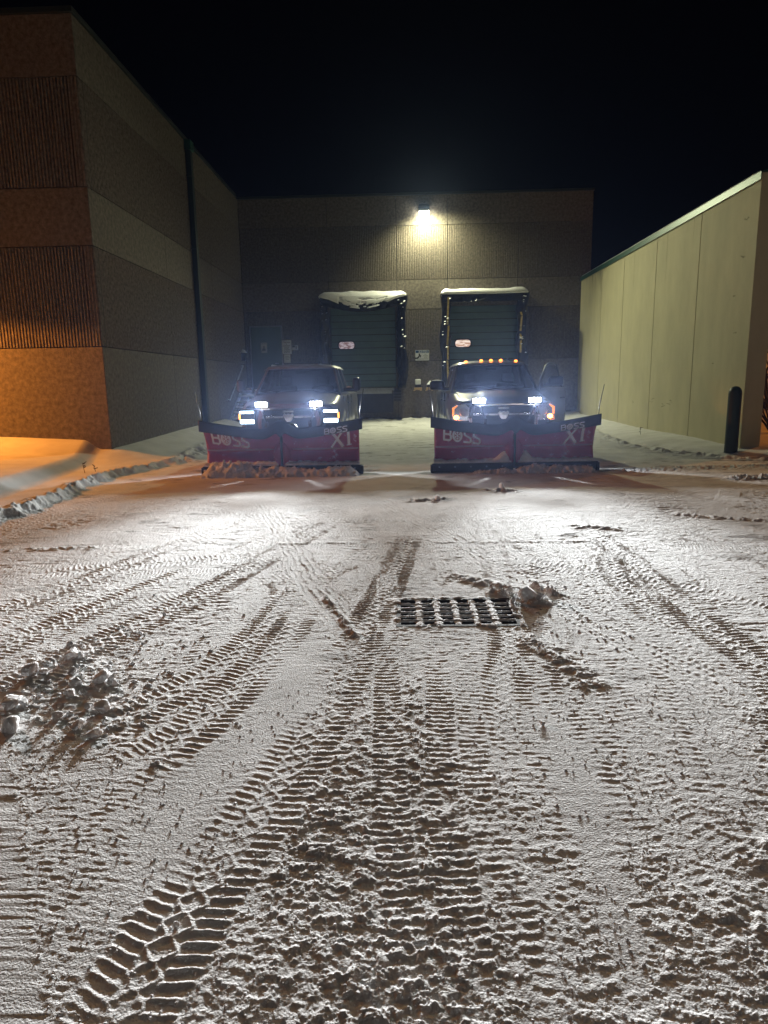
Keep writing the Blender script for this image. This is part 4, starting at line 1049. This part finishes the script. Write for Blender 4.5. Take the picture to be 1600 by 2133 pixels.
    for sx in (-1, 1):
        hl = empty('headlight', (sx*.83, -.01, 1.0)); hl.parent = T_
        if new:
            MB().box(-.165, .165, -.0, .05, -.16, .15, .02).build('housing', M['black'], hl)
            MB().box(-.145, .135, -.022, -.001, .065, .108, .012).build('running_lamp', M['led'], hl)
            MB().box(-.140, .135, -.022, -.001, -.135, -.060, .015).build('projector', M['led'], hl)
            MB().box(sx*.15-.014, sx*.15+.014, -.018, -.001, -.05, .055, .006).build('side_marker', M['amber'], hl)
            lens = MB().grid([[(-.165+.33*i/6, -.035+.03*abs(i/3-1), z) for i in range(7)] for z in (-.155, .145)])
        else:
            MB().prism([(-.16, -.15), (-.17, .10), (-.10*1, .15), (.10, .17), (.17, .10), (.16, -.15)], 'y', -.0, .05).build('housing', M['chrome'], hl)
            def dome(cx, cz, rx, rz, dep, m_, nm):
                g = MB(); rows = []
                for k in range(6):
                    a = k/5*math.pi/2; rows.append([(cx+rx*math.cos(a)*math.cos(b), -.002-dep*math.sin(a), cz+rz*math.cos(a)*math.sin(b)) for b in np.linspace(0, 2*math.pi, 19)[:-1]])
                g.grid(rows, closed=True); g.build(nm, m_, hl)
            dome(sx*.085, -.085, .052, .042, .03, M['amber_hot'], 'turn_signal')
            dome(-sx*.055, .02, .085, .085, .02, M['steel'], 'reflector')
            MB().prism([(sx*.165, -.04), (sx*.165, .10), (sx*.06, .155), (sx*.07, .125), (sx*.125, .08), (sx*.13, -.04)], 'y', -.014, -.001).build('corner_reflector', M['amber_glow'], hl)
            MB().tube([(-.165, -.02, -.15), (-.172, -.02, .10), (-.10, -.02, .155), (.10, -.02, .172), (.172, -.02, .10), (.165, -.02, -.15), (-.165, -.02, -.15)], .007, 6).build('bezel', M['chrome'], hl)
    # bumper
    MB().box(-.99, .99, -.10, .06, .50, .70, .05).box(-.6, .6, -.02, .08, .36, .50, .03).build('bumper', M['chrome'], T_)
    # ---- mirrors
    for sx in (-1, 1):
        mr = empty('side_mirror', (sx*.97, 1.42, 1.47)); 
        if not (style == 'old' and sx == 1): mr.parent = T_
        if new:
            MB().box(sx*.0, sx*.30, -.02, .05, -.035, .055, .015).build('arm', M['black'], mr)
            MB().box(sx*.20, sx*.37, -.05, .08, -.02, .27, .05).build('mirror_shell', M['black'], mr)
            g = MB(); g.grid([[(sx*(.05+.14*i/6), -.01+.05*j/2, .058+.03*math.sin(math.pi*i/6)*math.sin(math.pi*j/2)) for i in range(7)] for j in range(3)]); g.build('snow', M['snow'], mr, norm=False)
        else:
            MB().box(sx*-.02, sx*.16, -.02, .05, -.04, .03, .015).build('arm', M['black'], mr)
            MB().box(sx*.08, sx*.40, -.05, .10, -.03, .165, .05).build('mirror_shell', M['black'], mr)
            if sx < 0:
                g = MB(); g.grid([[(sx*(.12+.24*i/8), -.03+.10*j/2, .166+.014*math.sin(math.pi*i/8)*math.sin(math.pi*j/2)+.004) for i in range(9)] for j in range(3)]); g.build('snow', M['snow'], mr, norm=False)
        if style == 'old' and sx == 1: omr = mr
    # ---- roof extras
    MB().tube([(.40, 2.0, 2.04), (.40, 2.02, 2.075), (.40, 2.07, 2.08)], [.03, .028, .01], 8).build('roof_antenna', M['black'], T_)
    if not new:
        for x in (-.55, -.215, 0, .215, .55):
            c = empty('clearance_lamp', (x, 1.93-.045*(1-(x/.7)**2), 2.048-.02*(abs(x)/.55)**3)); c.parent = T_
            g = MB(); rows = []
            for k in range(6):
                a = k/5*math.pi/2; rows.append([(.036*math.cos(a)*math.cos(b), .05*math.cos(a)*math.sin(b), .030*math.sin(a)) for b in np.linspace(0, 2*math.pi, 15)[:-1]])
            g.grid(rows, closed=True); g.build('lens', M['amber'], c)
        # open driver's door, hinged at the front
        dr = empty('door', (.97, 1.36, 0), rz=-rad(43)); dr.parent = T_
        g = MB(); rows = []
        for i in range(9):
            y = 1.04*i/8; rows.append([(.0-.05, y, .55), (.02, y, .57), (.045, y, .85), (.04, y, 1.18), (.02, y, 1.36), (-.0, y, 1.44), (-.05, y, 1.45), (-.075, y, 1.2), (-.085, y, .8), (-.05, y, .55)])
        g.grid(rows)
        for R_ in (rows[0], rows[-1]): g.add(R_, [tuple(range(9))])
        g.build('door_panel', paint, dr)
        MB().tube([(-.03, .03, 1.44), (-.08, .22, 1.68), (-.12, .44, 1.90), (-.135, .56, 1.955), (-.135, .80, 1.965), (-.12, .90, 1.93), (-.03, 1.01, 1.45)], .026, 8).build('window_frame', paint, dr)
        MB().add([(-.03, .06, 1.45), (-.03, 1.0, 1.45), (-.12, .90, 1.92), (-.13, .5, 1.93), (-.08, .22, 1.66)], [(0, 1, 2, 3, 4)]).build('door_glass', M['glass'], dr, norm=False)
        MB().box(.04, .075, .80, .96, 1.20, 1.235, .01).build('door_handle', M['black'], dr)
        omr.parent = dr; omr.location = (.0, .22, 1.52); omr.rotation_euler = (0, 0, rad(43))
    return T_
pickup((-2.21, 13.32, 0), M['paint_left'], 'new', 'dark pickup truck with white LED headlights and tall folded-out mirrors behind the left plow')
pickup((2.0, 13.32, 0), M['paint_right'], 'old', 'grey pickup truck with five amber roof lamps and its driver door open')

# ------------------------------------------------------------------ snow plows
def prof_y(z):
    """fore-aft offset of the curved moldboard at height z (negative is forward)"""
    pts = [(.10, -.02), (.20, .05), (.42, .135), (.47, .115), (.60, .09), (.72, .03), (.80, -.03), (.90, -.055)]
    return float(np.interp(z, [p[0] for p in pts], [p[1] for p in pts]))
def plow(loc, hw, label, wing_snow, seed, backmat=None):
    P_ = empty('snow_plow', loc, label=label, cat='snow plow')
    def Ttop(x): a = abs(x); return .80+.195*(a/1.42)**1.3+.185*math.exp(-(x/.20)**2)
    def Bbot(x): a = abs(x); return .61+.185*(a/1.42)**1.3+.165*math.exp(-(x/.20)**2)-.10*math.exp(-(x/.05)**2)
    def bulge(x, z):                                             # the wings turn forward where they meet at the hinge
        a = abs(x); return -.07*math.exp(-(a/.12)**2)*math.exp(-((z-.36)/.24)**2)
    for sx in (-1, 1):
        g = MB(); rows = []
        for i in range(41):
            u = (i/40)**1.5; x = sx*(.015+u*(hw-.015)); R_ = []
            zt = Bbot(x)+.15
            for k in range(23):
                z = .10+(zt-.10)*k/22; R_.append((x+sx*(.02*(z-.4) if u > .9 else 0), prof_y(z)+bulge(x, z), z))
            rows.append(R_)
        g.grid(rows); w = g.build('moldboard', M['plow_red'], P_, norm=False)
        md = w.modifiers.new('t', 'SOLIDIFY'); md.thickness = .012; md.offset = 0
        if backmat:
            w.data.materials.append(backmat); md.material_offset = 0; md.material_offset_rim = 0
            rb_ = [[(p[0], p[1]+.011, p[2]) for p in q] for q in rows]; MB().grid(rb_).build('bounce_block_sheet', backmat, P_, norm=False)  # dark sheet added behind the blade to keep red bounce off the grille
        # end rib and back ribs
        for xr in (hw-.01, hw*.66, hw*.33):
            g = MB(); x = sx*xr; rows = [[(x-.008, prof_y(z)+.012, z), (x-.008, .20, z), (x+.008, .20, z), (x+.008, prof_y(z)+.012, z)] for z in np.linspace(.14, Bbot(x)+.02, 9)]
            g.grid(rows, closed=True, smooth=False); g.build('rib', M['plow_red'], P_)
        # cutting edge
        g = MB().box(sx*.02, sx*(hw+.06), -.055, -.03, .0, .165, .006)
        g.box(sx*(hw+.03), sx*(hw+.075), -.09, .10, .0, .15, .008); g.build('cutting_edge', M['rubber'], P_)
        for k in range(5):
            x = sx*(.22+k*(hw-.3)/4); MB().tube([(x, -.056, .10), (x, -.072, .10)], .016, 8).build('bolt', M['steel'], P_)
        # dusted crease and snow lodged along the blade foot
        g = MB(); r_ = random.Random(seed+sx); rows = []
        for i in range(60):
            x = sx*(.17+(hw-.19)*i/59); q = r_.uniform(.2, 1); rows.append([(x, prof_y(.43)-.004, .428), (x, prof_y(.45)-.012-.008*q, .447+.006*q+.035*abs(x)/hw*0), (x, prof_y(.47)-.002, .463+.008*q)])
        g.grid(rows); g.build('crease_snow', mat('packed_powder', (.42, .28, .32), .8), P_, norm=False)
        g = MB(); rows = []
        for i in range(90):
            x = sx*(.06+(hw-.04)*i/89); q = float(fbm(np.array([x*9+seed]), np.array([1.]), 3, seed)[0]); hh = .02+.06*q
            if wing_snow and .1 < abs(x) < .45: hh += wing_snow*math.exp(-((abs(x)-.18)/.12)**2)
            rows.append([(x, -.06, .165), (x, -.062-.02*q, .168+hh*.5), (x, -.02, .168+hh), (x, prof_y(.2)-.01, .18+hh*1.05), (x, prof_y(.25), .17+hh)])
        g.grid(rows); g.build('foot_snow', M['snow_rough'], P_, norm=False)
    # rubber deflector, one piece with a hump over the hinge
    rows = []; N = 97
    for k in range(9):
        v = k/8; R_ = []
        for i in range(N):
            x = -1+2*i/(N-1); x = x*(hw+.075)
            z = Bbot(x)+(Ttop(x)-Bbot(x))*v
            R_.append((x, -.075-.05*v+.04*v*v-.05*math.exp(-(x/.2)**2)*(1-v)-.006*math.sin(x*7+seed), z))
        rows.append(R_)
    g = MB().grid(rows); fl = g.build('rubber_deflector', M['rubber'], P_, norm=False); md = fl.modifiers.new('t', 'SOLIDIFY'); md.thickness = .012
    # hinge pin, with an added light stop behind it
    MB().tube([(0, -.03, .06), (0, -.03, .70)], .022, 10).build('hinge_pin', M['iron'], P_)
    MB().box(-.055, .055, .155, .20, .06, .84, .008).build('hinge_light_block', M['iron'], P_)  # added behind the gap to keep lamp light from leaking through
    # centre shield folded over hinge
    g = MB()
    for sx in (-1, 1):
        rows = []
        for k in range(9):
            z = .18+.40*k/8; w = .02+.12*math.sin(math.pi*min(1, (k+.6)/8.6))**.8
            rows.append([(sx*.022, -.045, z), (sx*(.022+w*.5), -.075, z), (sx*(.022+w), -.02, z)])
        g.grid(rows)
    g.build('hinge_shield', M['plow_red'], P_, norm=False)
    # push frame, lift tower, lamps
    MB().tube([(0, .10, .35), (-.42, .85, .45)], .045).tube([(0, .10, .35), (.42, .85, .45)], .045).tube([(-.45, .85, .45), (.45, .85, .45)], .05).tube([(-.42, .85, .45), (-.42, .85, .9)], .035).tube([(.42, .85, .45), (.42, .85, .9)], .035).build('push_frame', M['iron'], P_)
    MB().tube([(-.62, .90, 1.14), (.62, .90, 1.14)], .018).tube([(-.42, .85, .9), (-.53, .90, 1.16)], .02).tube([(.42, .85, .9), (.53, .90, 1.16)], .02).build('lamp_bar', M['black'], P_)
    a = np.linspace(0, math.pi, 14)
    MB().tube([(.02+.13*(1-math.cos(t)), .25, .74+.16*math.sin(t)) for t in a], .012, 6).tube([(-.15+.2*(1-math.cos(t)), .40, .60+.24*math.sin(t)) for t in a], .011, 6).build('hydraulic_hose', M['black'], P_)
    for sx in (-1, 1):
        f = empty('flood_light', (sx*.53, .95, 1.235)); f.parent = P_
        MB().box(-.125, .125, .0, .10, -.055, .06, .02).build('housing', M['black'], f)
        MB().box(-.112, .112, -.012, -.001, -.042, .046, .008).build('lens', M['flood'], f)
        spot('far_beam', (0, -.05, 0), (0, -1, -.02), FLOOD_FAR, 17, 1.0, (.94, .985, 1), .05, f)
        spot('flood_beam', (0, -.05, 0), (0, -1, -.06), FLOOD_WIDE, 70, .8, (.94, .985, 1), .05, f)
    # whisker markers
    for sx in (-1, 1):
        MB().tube([(sx*(hw+.03), -.05, Ttop(hw)-.12), (sx*(hw+.04), -.05, Ttop(hw)+.15), (sx*(hw+.11), -.05, Ttop(hw)+.52)], [.010, .008, .006], 6).build('marker_rod', M['black'], P_)
    # ---- lettering: BOSS with a snowflake wheel for the O, and XT
    def B_(): return [[(0, 0), (0, 1), (.62, 1), (.75, .9), (.75, .62), (.62, .52), (0, .52)], [(.62, .52), (.82, .42), (.82, .12), (.68, 0), (0, 0)]]
    def O_():
        L = [[(.5+.5*math.cos(t), .5+.5*math.sin(t)) for t in np.linspace(0, 2*math.pi, 25)]]
        return L
    def fl_():
        L = []
        for k in range(3):
            t = math.pi*k/3+math.pi/6; L.append([(.5-.36*math.cos(t), .5-.36*math.sin(t)), (.5+.36*math.cos(t), .5+.36*math.sin(t))])
        for k in range(6):
            t = math.pi*k/3+math.pi/6
            for s_ in (-.35, .35): L.append([(.5+.2*math.cos(t), .5+.2*math.sin(t)), (.5+.33*math.cos(t+s_), .5+.33*math.sin(t+s_))])
        return L
    def S_(): return [[(.85, 1), (.2, 1), (.04, .88), (.06, .66), (.2, .57), (.66, .43), (.8, .34), (.82, .12), (.66, 0), (0, 0)]]
    def lay(x0, z0, hh, slope, shear, w, yoff, surf, parts, ow=1.0):
        g = MB(); x = x0
        for nm in parts:
            gl = {'B': B_, 'O': O_, 'S': S_}[nm](); 
            pl_ = lambda u, v: (u, surf(u, v)-yoff, v)
            def tr(p): 
                uu = x+p[0]*hh*.92*ow; return (uu, z0+slope*(uu-x0)+p[1]*hh)
            strokes(g, [[tr(p) for p in l] for l in gl], w, pl_, 3)
            if nm == 'O': strokes(g, [[tr(p) for p in l] for l in fl_()], w*.36, pl_, 3)
            x += hh*(1.2 if nm == 'O' else 1.0)*ow
        return g
    ms = lambda u, v: prof_y(v)+bulge(u, v)
    def fs_(u, v):
        vv = (v-Bbot(u))/(Ttop(u)-Bbot(u)); return -.075-.05*vv+.04*vv*vv-.006*math.sin(u*7+seed)
    lay(-1.26, .585, .205, -.14, 0, .036, .030, ms, 'BOSS', .80).build('lettering', M['letter'], P_, norm=False)
    lay(.80, .725, .088, .13, 0, .018, .018, fs_, 'BOSS', 1.15).build('lettering', M['letter'], P_, norm=False)
    g = MB(); pl_ = lambda u, v: (u, ms(u, v)-.028, v); z0 = .475
    strokes(g, [[(.90, z0), (1.10, z0+.28)]], .036, pl_, 6); strokes(g, [[(1.10, z0+.02), (.90, z0+.30)]], .056, pl_, 6)
    strokes(g, [[(1.215, z0+.06), (1.215, z0+.32)]], .05, pl_, 6); strokes(g, [[(1.12, z0+.32), (1.30, z0+.34)]], .05, pl_, 3); strokes(g, [[(1.18, z0+.035), (1.26, z0+.05)]], .02, pl_, 3)
    g.build('lettering', M['letter'], P_, norm=False)
    return P_
FLOOD_FAR, FLOOD_WIDE = 6200, 520
plow((-2.17, 12.13, 0), 1.40, 'dark red V plow with BOSS lettering, orange lit snow piled against its left half', 0, 3, M['iron'])
plow((2.03, 12.10, 0), 1.43, 'dark red V plow with its bare black cutting edge showing, on the right truck', .14, 8, M['black'])

# ------------------------------------------------------------------ snow piles and chunks
def lump_mesh(mb, c, r, seed, flat=.7, sub=2, jag=.45):
    bm = bmesh.new(); bmesh.ops.create_icosphere(bm, subdivisions=sub, radius=1)
    r_ = random.Random(seed); off = r_.uniform(0, 99); sc = [r_.uniform(.7, 1.25), r_.uniform(.7, 1.25), r_.uniform(.6, 1.0)*flat/.7]; rot = r_.uniform(0, 6.28)
    P = np.array([v.co[:] for v in bm.verts])
    n = fbm(P[:, 0]*1.3+off+P[:, 2], P[:, 1]*1.3-off+P[:, 2]*.7, 3, seed % 97)
    k = 1+(n-.5)*2*jag
    P = P*k[:, None]; k = np.ones(len(P))
    if sub >= 2:
        for _ in range(9):
            nn = np.array([r_.gauss(0, 1) for _ in range(3)]); nn /= np.linalg.norm(nn); dd = r_.uniform(.45, .8); e_ = P@nn-dd
            P = P-np.outer(np.clip(e_, 0, None)*.9, nn)
    vs = []
    for p, q in zip(P, k):
        x, y, z = p[0]*q*sc[0]*r, p[1]*q*sc[1]*r, p[2]*q*sc[2]*r
        x, y = x*math.cos(rot)-y*math.sin(rot), x*math.sin(rot)+y*math.cos(rot)
        vs.append((c[0]+x, c[1]+y, c[2]+z))
    bm.verts.index_update(); mb.add(vs, [[v.index for v in f.verts] for f in bm.faces], True); bm.free()
CH = [(-2.11, 3.97, .045, 'round snow chunk on top of the back edge of the left chunk field'), (-2.0, 3.75, .065, 'largest rounded snow chunk at the back of the left chunk field'),
      (-2.12, 3.52, .075, 'broad snow chunk near the left edge, behind the scattered chunks'), (-1.81, 3.39, .06, 'snow chunk in the middle of the left chunk field'),
      (-1.68, 3.45, .055, 'flat snow chunk with a second one leaning on it, right of the chunk field'), (-1.60, 3.40, .05, 'angular snow chunk farthest right in the left chunk field'),
      (-1.61, 3.12, .045, 'dark sided round snow chunk touching a tall pale one'), (-1.53, 3.10, .05, 'tall pale wedge-shaped snow chunk at the front of the chunk field'),
      (-1.78, 3.27, .055, 'pointed snow chunk left of the dark sided one'), (-2.02, 3.16, .07, 'bulky snow chunk cut by the left picture edge'),
      (-1.57, 2.92, .05, 'upright snow chunk at the near end of the chunk field'), (-1.46, 2.85, .06, 'low flat-topped snow chunk nearest the camera in the chunk field'),
      (-1.89, 2.92, .055, 'near left snow chunk by the picture edge'), (-1.83, 4.16, .035, 'small snow chunk left of a twin above the chunk field'),
      (-1.74, 4.16, .035, 'small snow chunk right of a twin above the chunk field'), (-1.71, 4.53, .03, 'lone small snow chunk farthest behind the chunk field'),
      (.65, 2.94, .032, 'lone wedge of snow standing right of the centre tracks with a long shadow'), (.92, 4.80, .10, 'big snow lump on the far right corner of the storm drain'),
      (.80, 4.72, .05, 'smaller snow lump leaning over the drain corner'), (.48, 9.15, .11, 'pale snow lump in front of the gap left of the right plow'),
      (1.48, 9.9, .08, 'small pointed snow lump in front of the right plow'), (-.70, 1.74, .024, 'tiny square snow block standing in the big near track'),
      (-1.9, 3.55, .05, 'snow chunk between the two back rows of the chunk field'), (-1.72, 3.02, .045, 'squat snow chunk in the front left of the chunk field')]
for i, (x, y, r, lab) in enumerate(CH):
    if i != 17: r *= (.55, .8, .7, .62, .9, .5, .6, .75)[i % 8]
    o = MB(); lump_mesh(o, (0, 0, 0), r, 100+i, .7, 3, .5)
    if i in (1, 2, 4, 9, 17): lump_mesh(o, (r*.9, .02, -.3*r), r*.6, 200+i, .7, 3, .5)
    if i == 19: lump_mesh(o, (-.05, -.16, -.03), r*.7, 300, .7, 3, .5)
    q = o.build('snow_chunk', M['snow_rough'], label=lab, cat='snow chunk', group='loose snow chunks on the lot'); q.location = (x, y, gz(x, y)+r*.45)
# crumbs: thousands of grains and pellets strewn everywhere
cm = MB(); r_ = random.Random(77); pts = []
for k in range(3000):
    m_ = r_.random()
    if m_ < .09: x, y, s = r_.gauss(-1.85, .35), r_.gauss(3.4, .45), r_.uniform(.004, .016)
    elif m_ < .62: y = r_.uniform(1.3, 3.4); x = r_.uniform(-.66, .66)*y; s = r_.uniform(.002, .0065)
    elif m_ < .66: x, y, s = r_.gauss(1.0, .22), r_.gauss(4.5, .45), r_.uniform(.004, .012)
    else: y = r_.uniform(2.5, 10.5); x = r_.uniform(-.6, .6)*y; s = r_.uniform(.002, .0045)
    if GR[0]-.03 < x < GR[1]+.03 and GR[2]-.03 < y < GR[3]+.03: continue
    if y < 1.2 or x < -5: continue
    pts.append((x, y, s))
hs, _ = ground_height(np.array([p[0] for p in pts]), np.array([p[1] for p in pts]))
ico = bmesh.new(); bmesh.ops.create_icosphere(ico, subdivisions=1, radius=1); ico.verts.index_update()
IV = [v.co.copy() for v in ico.verts]; IF = [[v.index for v in f.verts] for f in ico.faces]; ico.free()
for (x, y, s), z in zip(pts, hs):
    a = [r_.uniform(.6, 1.4) for _ in range(3)]
    cm.add([(x+v.x*s*a[0]*r_.uniform(.8, 1.2), y+v.y*s*a[1]*r_.uniform(.8, 1.2), z+s*.15+v.z*s*.8*a[2]*r_.uniform(.8, 1.2)) for v in IV], IF, False)
cm.build('snow_crumbs', M['snow_rough'], norm=False, kind='stuff', label='loose crumbs of snow strewn over the tyre tracks', cat='snow crumbs')
def pile(name, x0, x1, yc, dep, hfun, seed, **k):
    nx, ny = 150, 26; xs = np.linspace(x0, x1, nx); vs = np.linspace(0, 1, ny)
    Xg, Vg = np.meshgrid(xs, vs); Yg = yc-dep/2+dep*Vg
    n = fbm(Xg.ravel()*11, Yg.ravel()*11, 4, seed, .6).reshape(Xg.shape); n2 = fbm(Xg.ravel()*26, Yg.ravel()*26, 2, seed+3).reshape(Xg.shape)
    u = (Xg-x0)/(x1-x0); env = np.sqrt(np.clip(np.sin(np.pi*Vg), 0, 1))*np.clip(np.minimum(u, 1-u)*14, 0, 1)**.6
    H = env*hfun(Xg)*(.45+1.0*n)*(.8+.4*n2)-.02*(1-env)
    Yj = Yg+(n2-.5)*.08
    g = MB(); g.grid([[(float(Xg[j, i]), float(Yj[j, i]), float(H[j, i])) for i in range(nx)] for j in range(ny)])
    r_ = random.Random(seed)
    for q in range(90):
        x = r_.uniform(x0+.05, x1-.05); y = yc-dep/2+r_.uniform(-.08, .6)*dep; s = r_.uniform(.012, .04)
        hh = float(hfun(np.array([x]))[0])*.55*math.sin(math.pi*min(1, max(0, (y-yc+dep/2)/dep)))
        lump_mesh(g, (x, y, hh+s*.3), s, seed*100+q, .7, 1, .5)
    return g.build(name, M['snow_rough'], norm=False, **k)
pile('snow_pile', -3.62, -.75, 11.93, .42, lambda x: .13+.13*np.exp(-((x+3.05)/.42)**2)+.02*np.sin(x*5), 4, label='long lumpy ridge of snow scraped up against the left plow, orange at its left end', cat='snow pile')
pile('snow_pile', 2.0, 3.45, 11.93, .30, lambda x: .11+.03*np.exp(-((x-2.4)/.3)**2), 6, label='low grey ridge of snow against the right half of the right plow', cat='snow pile')
pile('snow_pile', 1.25, 2.1, 11.90, .22, lambda x: .04+.06*np.exp(-((x-1.8)/.10)**2), 7, label='thin crumbs of snow under the centre of the right plow', cat='snow pile')

# ------------------------------------------------------------------ scattering volume added to give the lens glow round the lamps
GLOW_DENSITY = 0.00023
if GLOW_DENSITY:
    h = MB().box(-40, 40, -6, 50, -1.2, 10.5).build('glow_volume', M['snow'], kind='stuff', label='thin scattering volume added for the lens glow round the lamps', cat='glow_volume')
    m = bpy.data.materials.new('lens_glow_air'); m.use_nodes = True; nt = m.node_tree
    for n in list(nt.nodes):
        if n.type == 'BSDF_PRINCIPLED': nt.nodes.remove(n)
    v = nt.nodes.new('ShaderNodeVolumePrincipled'); v.inputs['Color'].default_value = (.42, .56, 1, 1); v.inputs['Density'].default_value = GLOW_DENSITY; v.inputs['Anisotropy'].default_value = .84
    nt.links.new(v.outputs[0], nt.nodes['Material Output'].inputs['Volume'])
    h.data.materials.clear(); h.data.materials.append(m)
